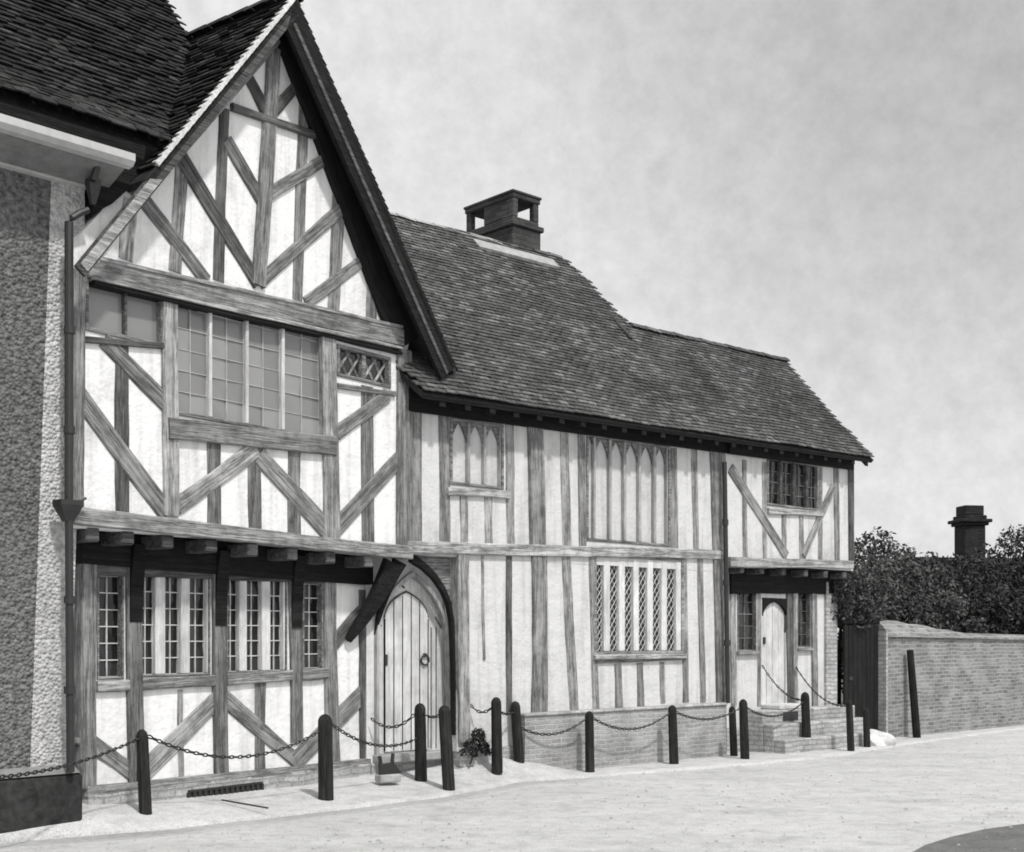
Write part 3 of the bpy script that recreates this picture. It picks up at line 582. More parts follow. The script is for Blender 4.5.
hg.append(window(rng_, MN, GY, (797, 809, 588, 646), [(797, 809)], rows=5, cols=2, pane='pane_dark', lead='timber', frame_mat='timber', leads=.003, fw=.02, sill=.05))
dL, dR, dB, dT = gx(762), gx(786), gz(706), gz(601); hg.append((dL, dR, dB, dT))
wall_grid('bay_lower_wall', rng_, 'plaster_range', BAY + .02, gx(824), .35, 2.6, hg, GY)
TG = lambda n, p0, p1, w, mat='timber', **k: timber(n, rng_, MN, GY, p0, p1, w, mat, **k)
TG('post', (732, 572), (733, 706), 5, 'timber_pale'); TG('door_post', (759, 575), (759, 706), 4, 'timber_pale'); TG('door_post', (789, 590), (790, 706), 6, 'timber_dark', proud=.03); TG('post', (794, 575), (795, 706), 4, 'timber_pale'); TG('post', (813, 575), (814, 706), 5, 'timber_pale')
mb = MB(); mb.prism([(x, GY + .05, z) for x, z in [(dL, dB), (dR, dB), (dR, dT), (dL, dT)]], (0, .04, 0)); D2 = mb.build('door', 'door', rng_, label='pale plank door up the brick steps')
k = 4
mb = MB()
for i in range(k): a = dL + (dR - dL) * i / k + .004; b = dL + (dR - dL) * (i + 1) / k - .004; mb.cbox(a, b, GY + .03, GY + .049, dB + .01, dT - .02, .004)
mb.build('door_planks', 'door', D2)
m = MB(); m.cbox(dL + .06, dL + .10, GY + .005, GY + .03, dB + .9, dB + 1.0, .004); m.build('handle', 'iron', D2)
Ad = parch(dL, dR, dT - .22, dT + .0, 8)
m = MB()
for (xa, za), (xb, zb_) in zip(Ad[:-1], Ad[1:]): m.prism([(xa, GY - .02, za), (xb, GY - .02, zb_), (xb, GY - .02, dT + .04), (xa, GY - .02, dT + .04)], (0, .05, 0))
m.build('door_head', 'timber_black', rng_)
mb = MB(); mb.box(gx(824) + .002, XQ, GY - .04, GY + .3, -.1, 2.45); mb.box(XQ - .2, XQ - .002, GY + .3, 4.4, -.1, 2.6); mb.build('brick_pier', 'brick_pale', rng_)
mb = MB(); mb.box(BAY + .02, gx(824), GY - .06, GY + .12, -.1, .35); mb.build('brick_footing', 'brick_pale', rng_)
# steps up to the bay door
mb = MB(); sx0 = gx(741) + .02; sx1 = XQ + .05; st0 = sx0
mb.cbox(st0, sx1 - .06, GY - .36, GY - .065, -.05, dB - .03, .012); mb.cbox(st0, sx1 - .02, GY - .55, GY - .362, -.05, dB * .66, .012); mb.cbox(st0, sx1 + .04, GY - .74, GY - .552, -.05, dB * .33, .012)
ST = mb.build('brick_steps', 'brick_pale', rng_); m = MB(); m.cbox(dL - .03, dR + .08, GY - .34, GY + .04, dB - .028, dB + .035, .012); m.build('door_step', 'mortar', ST)
m = MB(); x = gx(762); m.cbox(x, x + .36, GY - .372, GY - .36, dB * .70, dB * .90, .004); m.build('air_brick', 'iron', ST)
# rain pipe between range and bay
mb = MB(); a = MN.at(724.5, 462, -.12); b = MN.at(728, 703, -.12); n = 14
mb.tube([(a[0] + (b[0] - a[0]) * i / n, -.12, a[1] + (b[1] - a[1]) * i / n) for i in range(n + 1)], .032, 10)
DP = mb.build('rain_pipe', 'iron', rng_)
for t in (.25, .5, .75): m = MB(); zz = a[1] + (b[1] - a[1]) * t; xx = a[0] + (b[0] - a[0]) * t; m.tube([(xx, -.12, zz - .04), (xx, -.12, zz + .04)], .042, 10); m.build('pipe_socket', 'iron', DP)

# ================================================================== LEFT HOUSE
left = thing('pebbledashed_house', 'pebbledashed house with a moulded cornice and dark steep tiled roof at the left edge', 'house', LF)
lx1 = LF.at(67, 400)[0]; lxt = LF.at(84, 200)[0]; lx0 = lx1 - 3.2; pil = LF.at(28, 560)[0]; pil2 = LF.at(52, 250)[0]
zc0 = LF.at(40, 168, 0)[1]
mb = MB(); mb.box(lx0, lx1, 0, .3, .0, zc0 + .45); mb.build('wall', 'pebble', left)
mb = MB(); n = 12
P = [(pil + .0, .2), (lx1, .2), (lxt, 4.7), (lxt, zc0 + .2), (pil2, zc0 + .2)]
mb.prism([(x, -.012, z) for x, z in P], (0, .01, 0)); mb.build('corner_strip', 'pebble_pale', left)
mb = MB(); mb.box(lx1 + .001, lxt + .02, .05, 2.5, 4.5, zc0 + .3); mb.build('side_wall', 'pebble_pale', left)
def prof(name, mat, pts, x0, x1):
    m = MB(); m.prism([(x0, y, z) for y, z in pts], (x1 - x0, 0, 0)); return m.build(name, mat, left)
zl = LF.at(0, 158, -.06)[1]; zu = LF.at(0, 122, -.42)[1]
xu = LF.at(133, 150, -.42)[0]; xl_ = LF.at(90, 180, -.08)[0]
prof('cornice_moulding', 'cornice', [(0, zl - .05), (-.04, zl - .04), (-.06, zl), (-.14, zl + .02), (-.14, zl + .06), (0, zl + .06)], lx0, xl_)
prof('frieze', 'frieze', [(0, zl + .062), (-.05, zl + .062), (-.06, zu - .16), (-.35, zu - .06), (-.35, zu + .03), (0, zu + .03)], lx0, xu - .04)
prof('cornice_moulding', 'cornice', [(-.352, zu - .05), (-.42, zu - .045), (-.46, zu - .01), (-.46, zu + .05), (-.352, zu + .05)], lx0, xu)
prof('gutter', 'timber_black', [(-.20, zu + .055), (-.38, zu + .055), (-.41, zu + .16), (-.39, zu + .16), (-.365, zu + .075), (-.20, zu + .075)], lx0, xu + .12)
# plinth
pz = LF.at(40, 772, -.16)[1]; xp = LF.at(84, 785, -.16)[0]
mb = MB(); mb.cbox(lx0, xp, -.16, .1, -.05, pz - .03, .03); mb.build('plinth', 'plinth', left); mb = MB(); mb.prism([(lx0, -.16, pz - .03), (lx0, -.02, pz + .03), (lx0, .1, pz + .03), (lx0, .1, pz - .03)], (xp - lx0 - .03, 0, 0)); mb.build('plinth_weathering', 'frieze', left)
# roof plane through the valley with the gabled house
vA = Vector((-3.2, 12.76, 7.56)); vB = Vector((-2.98, 10.80, 5.70))
la = LF.loc(vA); lb = LF.loc(vB); dy = la[1] - lb[1]; dz = vA.z - vB.z; L_ = math.hypot(dy, dz); avl = (0, dy / L_, dz / L_)
orgl = Vector((0, lb[1], vB.z))
def on_roof(px, py):
    r = Vector(((px - 512) / F, 1, (YH - py) / F)); nrm = (LF.v * -dz / L_ + Vector((0, 0, dy / L_))); p0 = LF.world(0, orgl.y, orgl.z) 
    c0 = Vector((0, 0, CH)); t = (p0 - c0).dot(nrm) / r.dot(nrm); w = c0 + r * t; xx, yy = LF.loc(w); return (xx, (w.z - orgl.z) * L_ / dz)
e0 = on_roof(0, 100); e1 = on_roof(158, 149); v1 = on_roof(190, 43); t1 = on_roof(167, 0)
bmin = min(e0[1], e1[1]) - .02; dirx = (t1[0] - v1[0]) / (t1[1] - v1[1])
polyL = [(lx0, bmin), (e1[0] + .02, bmin), (on_roof(172, 130)[0], on_roof(172, 130)[1]), (on_roof(182, 95)[0] , on_roof(182, 95)[1]), (v1[0] + .02, v1[1]), (v1[0] + dirx * 3, v1[1] + 3), (lx0, v1[1] + 3)]
bell = lambda a, b: .10 * max(0, 1 - (b - bmin) / .6) ** 2 + .012 * math.sin(a * 2.3) * math.sin(b * 1.9)
tiles('roof_tiles', left, 'tile_dark', orgl, (1, 0, 0), avl, polyL, warp=bell, jit=.012, tw=.115); deck('roof_slope', left, orgl, (1, 0, 0), avl, polyL, .1)
deck('rear_roof_slope', left, Vector((0, orgl.y + 2 * (v1[1] + 3) * dy / L_, orgl.z)), (1, 0, 0), (0, -avl[1], avl[2]), [(lx0, 1), (v1[0] - .8, 1), (v1[0] - .8, v1[1] + 3), (lx0, v1[1] + 3)])
# black block painting the deep eaves shade between the two houses
bz = LF.at(110, 200, -.1)
mb = MB(); qa = LF.at(95, 212, .02); qb = LF.at(128, 192, .02); 
er = [(92, 214), (112, 204), (134, 184), (160, 166), (164, 153), (140, 152), (104, 148), (97, 175)]; mb.prism([(LF.at(a, b, -.1)[0], -.10, LF.at(a, b, -.1)[1]) for a, b in er], (0, .5, 0)); mb.build('eaves_shade_block', 'timber_black', left)
# rain pipe with hopper heads
PY = -.20
q = lambda px, py, y=PY: Vector((LF.at(px, py, y)[0], y, LF.at(px, py, y)[1]))
mb = MB(); mb.tube([q(69, 222), q(69, 300), q(69, 400), q(69, 502)], .035, 10); PIPE = mb.build('rain_pipe', 'iron', left)
mb = MB(); mb.tube([q(69, 515), q(69.5, 620), q(70, 700), q(70.5, 772)], .032, 10); mb.build('lower_pipe', 'iron', PIPE)
mb = MB(); mb.tube([q(69, 224), q(72, 218), q(80, 213), q(88, 210)], .028, 8); mb.build('swan_neck', 'iron', PIPE)
mb = MB(); mb.tube([q(106, 138, -.32), q(100, 158, -.30), q(93, 180, -.25)], .03, 8); mb.build('outlet_pipe', 'iron', PIPE)
def hopper(px, py, w, h, d):
    c = q(px, py); m = MB(); m.add([(c.x + sx * ww, c.y + sy * ww * .8, c.z + zz) for zz, ww in ((h, w), (h * .55, w), (0, w * .8), (-h, w * .35)) for sx, sy in ((-1, -1), (1, -1), (1, 1), (-1, 1))],
        [(0, 1, 2, 3), (15, 14, 13, 12)] + [(r * 4 + i, r * 4 + (i + 1) % 4, r * 4 + 4 + (i + 1) % 4, r * 4 + 4 + i) for r in range(3) for i in range(4)]); m.build('rainwater_head', 'iron', PIPE)
hopper(68, 511, .095, .085, .1); hopper(93, 192, .05, .10, .1)
m = MB(); m.tube([q(75, 503), q(86, 498)], .012, 6); m.build('overflow_spout', 'iron', PIPE)
for py in (330, 430, 600, 690): m = MB(); c = q(69.5, py); m.tube([c + Vector((0, 0, -.03)), c + Vector((0, 0, .03))], .045, 10); m.build('pipe_socket', 'iron', PIPE)

# ================================================================== GATE, GARDEN WALL
gx0 = XQ + .07; gx1 = MN.at(879, 700, .1)[0]
gate = thing('garden_gate', 'tall dark boarded gate between the house end and the brick wall', 'gate', MN)
mb = MB(); k = 8
for i in range(k): a = gx0 + (gx1 - gx0) * i / k + .004; b = gx0 + (gx1 - gx0) * (i + 1) / k - .004; mb.cbox(a, b, .10, .13, .04, 1.80 + random.uniform(-.01, .01), .005)
mb.build('boards', 'upright_dark', gate)
for z in (.35, 1.45): m = MB(); m.cbox(gx0, gx1, .131, .17, z, z + .12, .008); m.build('ledge', 'timber_black', gate)
m = MB(); m.cbox(gx0 - .05, gx1 + .02, .09, .18, 1.82, 1.92, .01); m.build('lintel', 'timber_black', gate)
x = gx0 + .12; m = MB(); m.cbox(x, x + .1, .085, .10, .95, 1.0, .004); m.build('latch', 'iron', gate)
gw = thing('brick_garden_wall', 'long sunlit brick garden wall with a sloping tiled coping at the right edge', 'wall', MN)
wx = MN.at(886, 700, 0)[0]; W = MB(); n = 30; wEnd = 19.
tp = lambda x: 1.62 - .012 * (x - wx) ; cp = lambda x: max(1.92 - .075 * (x - wx) - .004 * (x - wx) ** 2 - .05 * math.exp(-(x - wx) * 4) + .012 * math.sin(x * 7), tp(x) + .08)
pts = [wx + (wEnd - wx) * i / n for i in range(n + 1)]
for y_ in (0, .34): 
    W.add([(x, y_, z) for x in pts for z in (-.1, tp(x))], [(2 * i, 2 * i + 2, 2 * i + 3, 2 * i + 1) for i in range(n)])
W.add([(wx, 0, -.1), (wx, .34, -.1), (wx, .34, tp(wx)), (wx, 0, tp(wx))], [(0, 1, 2, 3)]); W.build('brickwork', 'brick_wall', gw)
W = MB(); sec = []
for x in pts: h = max(cp(x) - tp(x), .10); sec += [(x, -.05, tp(x) + .002), (x, -.045, tp(x) + .035), (x, .06, tp(x) + h * .75), (x, .17, tp(x) + h), (x, .30, tp(x) + h * .7), (x, .39, tp(x) + .002)]
W.add(sec, [(i * 6 + j, i * 6 + (j + 1) % 6, i * 6 + 6 + (j + 1) % 6, i * 6 + 6 + j) for i in range(n) for j in range(6)] + [tuple(range(6))]); W.build('coping', 'brick_wall', gw)
mb = MB(); mb.box(gx1 - .02, wx - .002, -.04, .34, -.1, 1.72); mb.build('gate_pier', 'brick_pale', gw)
# leaning post by the wall, stone by the gate
lp_b = gp(917, 731); lp_b = MN.loc(lp_b); bx, by = MN.at(917, 730, -.22)[0], -.22; tx, tz = MN.at(910, 650, -.10)
mb = MB(); mb.tube([(bx, by, -.02), (bx * .5 + tx * .5, (by - .10) / 2, tz / 2), (tx, -.10, tz)], [.065, .062, .055], 8)
lp = thing('leaning_post', 'dark wooden post leaning against the brick garden wall', 'post', MN); mb.build('shaft', 'upright_dark', lp)
sp = gp(878, 746, 0.0); bm = bmesh.new(); bmesh.ops.create_icosphere(bm, subdivisions=3, radius=1)
for v in bm.verts: v.co = Vector((v.co.x * .30, v.co.y * .2, max(v.co.z, -.4) * .17)) * (1 + .16 * math.sin(v.co.x * 5 + v.co.z * 3) * math.cos(v.co.y * 4))
me = bpy.data.meshes.new('kerb_stone'); bm.to_mesh(me); bm.free(); me.materials.append(M['mortar']); o = bpy.data.objects.new('kerb_stone', me); C.objects.link(o); o.location = sp + Vector((.0, .1, .06)); tag(o, 'whitened rounded stone at the foot of the gate pier', 'stone')

# ================================================================== GROUND
def struct(o): o['kind'] = 'structure'; return o
mb = MB(); S = 400
mb.add([(-S, -S, 0), (S, -S, 0), (S, S, 0), (-S, S, 0)], [(0, 1, 2, 3)]); struct(mb.build('ground', 'road'))
# footway: strip from its outer edge up to (and a little under) the walls
def strip(name, front, back, mat, nu=48, nv=10):
    def samp(P, t):
        d = [0]
        for a, b in zip(P[:-1], P[1:]): d.append(d[-1] + (Vector(b) - Vector(a)).length)
        s = t * d[-1]
        for i in range(len(P) - 1):
            if s <= d[i + 1] or i == len(P) - 2: return Vector(P[i]).lerp(Vector(P[i + 1]), (s - d[i]) / (d[i + 1] - d[i]))
    m = MB()
    for i in range(nu + 1):
        a = samp(front, i / nu); b = samp(back, i / nu)
        for j in range(nv + 1):
            p = a.lerp(b, j / nv); 
            if 0 < j: p.z += .004 * math.sin(p.x * 5.1) * math.sin(p.y * 4.3)
            m.v.append(tuple(p))
    for i in range(nu):
        for j in range(nv): q_ = i * (nv + 1) + j; m.f.append((q_, q_ + 1, q_ + nv + 2, q_ + nv + 1))
    for i in range(nu): q_ = i * (nv + 1); k = len(m.v); m.v += [(m.v[q_][0], m.v[q_][1], -.05), (m.v[q_ + nv + 1][0], m.v[q_ + nv + 1][1], -.05)]; m.f.append((q_, q_ + nv + 1, k + 1, k))
    return struct(m.build(name, mat, smooth=True))
def W3(fr, x, y, z): return fr.world(x, y, z)
front = [gp(-150, 856, .03), gp(60, 836, .03), gp(150, 829, .03), gp(325, 810, .03), gp(447, 795, .03), gp(522, 780, .03), gp(600, 776, .03)]
back = [W3(WG, -7, .3, .24), W3(WG, -4.2, .3, .22), W3(WG, -3.3, .5, .17), W3(WG, -1.2, .5, .13), W3(WG, 0., .5, .17), W3(MN, 1.3, .1, .27), W3(MN, 1.85, .0, .15)]
strip('footway', front, back, 'path')
gf = [Vector((p.x, p.y, .006)) + Vector((.5, -.6, 0)).normalized() * .28 for p in front]; gb = [Vector((p.x, p.y, .014)) - Vector((.5, -.6, 0)).normalized() * .02 for p in front]
strip('gutter', gf, gb, 'gutter', 60, 3)
fb = [gp(560, 779, .012), gp(700, 768, .012), gp(830, 757, .012), gp(900, 745, .012), gp(1024, 728, .012), gp(1200, 712, .012)]; bb = [W3(MN, 1.9, 0, .012), W3(MN, 5, 0, .012), W3(MN, 8.4, 0, .012), W3(MN, 10, 0, .012), W3(MN, 13, 0, .012), W3(MN, 18.5, 0, .012)]
strip('pavement', fb, bb, 'path', 40, 4)
# darker ground patch, bottom right
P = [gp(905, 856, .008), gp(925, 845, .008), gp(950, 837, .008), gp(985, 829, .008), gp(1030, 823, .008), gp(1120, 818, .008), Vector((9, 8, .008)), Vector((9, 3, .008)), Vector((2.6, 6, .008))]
mb = MB(); mb.add(P, [tuple(range(len(P)))]); struct(mb.build('dark_ground_patch', 'ground_dark'))
gs = [W3(MN, XQ + .1, .5, .02), W3(MN, 40, .4, .02), W3(MN, 40, 60, .02), W3(MN, XQ - 4, 60, .02), W3(MN, XQ - 4, 6, .02), W3(MN, XQ + .1, 6, .02)]
mb = MB(); mb.add(gs, [tuple(range(6))]); struct(mb.build('garden_ground', 'soil'))

mb = MB()
for i in range(3500):
    x = rng.uniform(-5, 9); y = rng.uniform(7.5, 20); p = Vector((x, y, .004)); s_ = rng.uniform(.004, .013) * (1 if rng.random() < .9 else 1.7)
    if (p - Vector((-3.3, 10.9, 0))).dot(Vector((.70, -.71, 0))) < .25: continue
    a0 = rng.uniform(0, 3); q_ = [p + Vector((math.cos(a0 + k * 1.57) * s_ * (1 + .3 * (k % 2)), math.sin(a0 + k * 1.57) * s_, 0)) for k in range(4)]; t_ = p + Vector((0, 0, s_ * .7))
    mb.add(q_ + [t_], [(0, 1, 4), (1, 2, 4), (2, 3, 4), (3, 0, 4)])
gv = mb.build('gravel', 'gutter'); gv['kind'] = 'stuff'; gv['label'] = 'loose grit and small stones scattered over the dusty road'; gv['category'] = 'gravel'
# ================================================================== BOLLARDS AND CHAINS
GB = 'dark wooden bollards linked by chains along the footway'
def bollard(base_px, top_px, z, wpx, label, y=None, grp=GB):
    b = gp(*base_px, z) if y is None else depth_pt(base_px[0], y, z)
    h = CH + (YH - top_px[1]) * b.y / F - z; dx = (top_px[0] - base_px[0]) * b.y / F; r = wpx * b.y / F / 2
    t = thing('bollard', label, 'bollard', loc=b, rz=random.uniform(0, 1), group=grp); t.rotation_euler = (random.uniform(-.01, .01), math.atan2(dx, h), random.uniform(-.2, .2))
    m = MB(); k = 10; prof_ = [(-.15, 1.04), (.0, 1.04), (.02, 1.02), (h * .3, 1.0), (h * .6, .97), (h - .10, .95), (h - .055, .93), (h - .025, .74), (h - .006, .38), (h, .08)]
    for zz, s in prof_:
        for i in range(k): an = 2 * math.pi * i / k; j = 1 + random.uniform(-.025, .025); m.v.append((r * s * math.cos(an) * j, r * s * math.sin(an) * j, zz))
    for i in range(len(prof_) - 1):
        for j in range(k): a = i * k + j; b_ = i * k + (j + 1) % k; m.f.append((a, b_, b_ + k, a + k))
    m.f.append(tuple(range(k))[::-1]); m.f.append(tuple((len(prof_) - 1) * k + j for j in range(k)))
    o = m.build('shaft', 'bollard', t); 
    return t, b, h, r
def eye(t, h, ang):
    c = Vector((math.cos(ang), math.sin(ang), 0)); m = MB(); n = 10
    P = [Vector((0, 0, 0)) + c * (.012 + .018 * math.cos(2 * math.pi * i / n)) + Vector((0, 0, .018 * math.sin(2 * math.pi * i / n))) for i in range(n + 1)]; return P, m
B = {}
def addb(k, *a, **kw): B[k] = bollard(*a, **kw)
addb('0', (-100, 880), (-100, 757), .02, 16, 'bollard out of frame at the far left end of the footway')
addb('1', (146, 824), (142, 729), .02, 12.5, 'nearest bollard, tallest in view, at the left end in front of the gabled house')
addb('1b', (135, 805), (137, 730), .12, 12, 'bollard almost hidden behind the nearest one, close to the gabled house wall')
addb('2', (326, 803), (325, 714), .03, 15, 'thick upright bollard standing alone before the ground floor windows and left of the arched door')
addb('3', (421, 780), (420, 703), .10, 12, 'bollard in front of the right side of the arched door, set back towards the wall')
addb('4', (449, 791), (444, 705), .03, 12.5, 'leaning bollard in the front row just right of the arched door')
addb('5', (497, 757), (496, 697), .25, 11, 'short bollard near the house wall beside the small shrub', y=14.15)
addb('6', (520, 776), (515, 701), .02, 10.5, 'leaning bollard at the left corner of the brick plinth')
addb('7', (590, 772), (589, 711), .01, 9.5, 'slim bollard before the brick plinth, under the left edge of the diamond leaded window')
addb('8', (674, 764), (672, 705), .01, 9.5, 'slim bollard before the brick plinth, under the right edge of the diamond leaded window')
addb('9', (734, 756), (732, 706), .01, 7.5, 'bollard against the foot of the black rain pipe')
addb('10', (745, 759), (743, 699), .01, 9, 'bollard just right of the rain pipe foot, at the left of the brick steps')
addb('11', (807, 751), (805, 692), .01, 9, 'bollard in front of the brick steps of the pale plank door')
addb('12', (851, 751), (849, 700), .01, 7, 'bollard in front of the left side of the dark gate')
addb('13', (867, 747), (866, 708), .01, 7, 'low bollard in front of the right side of the dark gate')
def bpt(k, py): # point on the bollard axis at the height seen at row py
    t, b, h, r = B[k]; zz = CH + (YH - py) * b.y / F - b.z; return t.matrix_basis @ Vector((0, 0, zz)), r
def chain(A, Bp, sag, label, r=.0065):
    A = Vector(A); Bp = Vector(Bp); L = (Bp - A).length; n = max(6, int(L * 1.06 / .046)); mb = MB()
    f = lambda t: A.lerp(Bp, t) - Vector((0, 0, 4 * sag * t * (1 - t)))
    for i in range(n):
        t = (i + .5) / n; c = f(t); d = (f(min(t + .01, 1)) - f(max(t - .01, 0))).normalized(); sd = d.cross(Vector((0, 0, 1))).normalized(); up = sd.cross(d)
        w = (sd if i % 2 else up); w = (w * .8 + (up if i % 2 else sd) * .3).normalized(); hl = L * 1.06 / n * .62; hw = .015; P = []
        for q_ in range(9): an = 2 * math.pi * q_ / 8; P.append(c + d * hl * math.cos(an) + w * hw * math.sin(an) * (.9))
        mb.tube(P, r, 4, False)
    o = mb.build('chain', 'iron'); c0 = (A + Bp) / 2; 
    tag(o, label, 'chain', 'iron chains hung between the bollards'); return o
def ch(k0, y0, k1, y1, low, label):
    a, ra = bpt(k0, y0) if isinstance(k0, str) else (k0, 0.); b, rb = bpt(k1, y1) if isinstance(k1, str) else (k1, 0.)
    d = (b - a); d.z = 0; d.normalize(); a = a + d * ra * .95; b = b - d * rb * .95; m = (a + b) / 2; zlow = CH + (YH - low) * m.y / F
    chain(a, b, max((a.z + b.z) / 2 - zlow, .02), label)
ch('0', 778, '1', 738, 772, 'chain crossing in front of the pebbledashed house at the left edge')
ch('1', 736, '2', 731, 757, 'long sagging chain across the ground floor of the gabled house')
ch('2', 723, '3', 738, 745, 'chain sagging low across the foot of the arched door')
wp = MN.world(*[(lambda q_: (q_[0], .18, q_[1]))(MN.at(371, 718, .18))][0]); ch(wp, 0, '3', 714, 727, 'short chain from the left jamb of the arched door to a bollard')
ch('3', 713, '4', 714, 717, 'very short chain joining two bollards right of the arched door')
wp = MN.world(*[(lambda q_: (q_[0], -.03, q_[1]))(MN.at(470, 704, -.03))][0]); ch(wp, 0, '5', 708, 712, 'short chain from the pale door post to the bollard by the shrub')
ch('5', 711, '6', 712, 714, 'very short chain joining two bollards at the left end of the plinth')
ch('6', 728, '7', 719, 734, 'chain before the left half of the brick plinth')
ch('7', 718, '8', 713, 729, 'chain before the brick plinth, below the diamond leaded window')
ch('8', 712, '10', 708, 719, 'chain before the right end of the brick plinth')
ch('10', 707, '11', 702, 716, 'chain looping in front of the brick steps')
wp = MN.world(*[(lambda q_: (q_[0], GY - .06, q_[1]))(MN.at(762, 665, GY - .06))][0]); ch(wp, 0, '11', 700, 690, 'thin chain slanting down from the left jamb of the pale plank door')
wp = MN.world(*[(lambda q_: (q_[0], GY - .06, q_[1]))(MN.at(796, 667, GY - .06))][0]); ch(wp, 0, '12', 706, 697, 'thin chain slanting down from the right jamb of the pale plank door')

# ================================================================== SMALL THINGS
bs = gp(388, 777, .17); t = thing('boot_scraper', 'small black iron boot scraper on a block in front of the arched door', 'boot scraper', loc=bs, rz=R(35))
m = MB(); m.cbox(-.12, .12, -.07, .07, -.05, .03, .01); m.build('block', 'stone', t)
m = MB(); m.tube([(-.09, 0, .03), (-.09, 0, .17), (-.10, 0, .22)], .02, 6); m.tube([(.06, 0, .03), (.05, 0, .17), (.06, 0, .24)], .02, 6); m.build('upright', 'iron', t)
m = MB(); m.prism([(-.10, -.02, .03), (.16, -.02, .03), (.05, -.02, .15), (-.10, -.02, .13)], (0, .03, 0)); m.build('blade', 'iron', t)
for p, lab in (((225, 799), 'thin iron bar lying on the footway below the air grating'),):
    a = gp(222, 800, .13); b = gp(268, 808, .10); m = MB(); m.tube([a, b], .008, 6); o = m.build('iron_bar', 'iron'); tag(o, lab, 'bar')

# ---------------------------------------------------------------- foliage
def leaves(name, mat, parent, centers, radii, n, size, squash=1., holes=.0):
    """leaf-sized faces spread through clumps"""
    V = []; Fc = []; cs = np.array(centers); rs = np.array(radii); pr = rs ** 2 / (rs ** 2).sum(); idx = rng.choice(len(cs), n, p=pr)
    d = rng.normal(size=(n, 3)); d /= np.linalg.norm(d, axis=1)[:, None]; rad = rng.uniform(.35, 1.0, n) ** .6
    pos = cs[idx] + d * (rs[idx] * rad)[:, None] * np.array([1, 1, squash])
    k = 0
    for p in pos:
        a = Vector(rng.normal(size=3)).normalized(); b = a.cross(Vector(rng.normal(size=3))).normalized(); s = size * rng.uniform(.6, 1.3); c = a.cross(b)
        p = Vector(p); V += [p - a * s, p + b * s * .5 + c * s * .15, p + a * s, p - b * s * .5 + c * s * .15]; Fc.append((k, k + 1, k + 2, k + 3)); k += 4
    me = bpy.data.meshes.new(name); me.from_pydata([tuple(v) for v in V], [], Fc); me.materials.append(M[mat]); o = bpy.data.objects.new(name, me); C.objects.link(o); o.parent = parent; return o
def tree(px, y, top_py, rad, label, mat='leaf', n=12000, size=.048, base=.0, group='trees behind the brick garden wall'):
    b = depth_pt(px, y, 0); zt = CH + (YH - top_py) * y / F + .08; t = thing('tree', label, 'tree', loc=b, group=group)
    cz = max(zt - rad * .95, 1.2); m = MB(); m.tube([(0, 0, -.1), (.03, .02, cz * .5), (0, .05, cz)], [.13, .10, .05], 8)
    for i in range(7):
        an = i * 2.4; e = Vector((math.cos(an) * rad * .7, math.sin(an) * rad * .7, cz + rad * random.uniform(-.1, .6))); m.tube([(0, .02, cz * .55), Vector((0, 0, cz * .55)).lerp(e, .5) + Vector((0, 0, .1)), e], [.05, .035, .012], 5)
    m.build('trunk', 'bark', t)
    cs = []; rs = []
    for i in range(46):
        d = Vector(rng.normal(size=3)).normalized() * rad * rng.uniform(.35, .92); c = Vector((d.x, d.y, cz + d.z * .95 - .1)); r = rad * rng.uniform(.16, .34)
        if c.z + r > zt: c.z = zt - r * rng.uniform(.9, 1.3)
        c.z = max(c.z, .5); cs.append(tuple(c)); rs.append(r)
    for i in range(16):
        an = i * .7; cs.append((math.cos(an) * rad * rng.uniform(.1, .7), math.sin(an) * rad * rng.uniform(.1, .7), rng.uniform(.8, max(cz, 1.5)))); rs.append(rad * .34)
    leaves('crown', mat, t, cs, rs, n, size)
tree(862, 23.0, 527, 1.15, 'leafy garden tree nearest the house end, above the gate')
tree(899, 25.5, 538, 1.15, 'leafy garden tree behind the left end of the brick wall')
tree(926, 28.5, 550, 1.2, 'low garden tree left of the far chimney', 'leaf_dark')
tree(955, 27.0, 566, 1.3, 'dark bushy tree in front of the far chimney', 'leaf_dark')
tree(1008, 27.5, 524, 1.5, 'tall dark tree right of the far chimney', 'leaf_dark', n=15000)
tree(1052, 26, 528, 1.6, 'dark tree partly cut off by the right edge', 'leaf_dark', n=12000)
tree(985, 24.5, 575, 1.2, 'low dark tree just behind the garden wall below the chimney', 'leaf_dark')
tree(880, 22.2, 572, 1.0, 'low bushy tree just behind the gate pier')
tree(925, 23.6, 585, 1.0, 'low bushy tree behind the middle of the brick wall')
iv = thing('overhanging_shrub', 'leafy shrub hanging over the top of the dark gate', 'shrub', MN)
cs = []; rs = []
for i in range(40):
    px = rng.uniform(836, 882); py = rng.uniform(572, 618); y_ = rng.uniform(.0, .9); q_ = MN.at(px, py, y_); cs.append((max(q_[0], XQ + .02), y_, q_[1])); rs.append(rng.uniform(.12, .26))
leaves('foliage', 'leaf', iv, cs, rs, 7000, .036)
m = MB(); m.tube([(gx0 + .6, .6, 0), (gx0 + .55, .55, 1.2), (gx0 + .4, .4, 2.2)], [.05, .04, .02], 6); m.build('stem', 'bark', iv)
sh = thing('small_shrub', 'small dark shrub at the wall foot between the arched door and the short bollard', 'shrub', MN)
cs = []; rs = []
for px, py, r in ((463, 752, .05), (470, 745, .07), (478, 735, .08), (484, 748, .07), (474, 752, .06), (489, 752, .05), (480, 742, .06)):
    q_ = MN.at(px, py, -.10); cs.append((q_[0], -.10, q_[1])); rs.append(r)
leaves('foliage', 'leaf_dark', sh, cs, rs, 700, .022); m = MB(); m.tube([(cs[1][0], -.1, .2), (cs[2][0], -.1, .42)], .012, 5); m.build('stem', 'bark', sh)

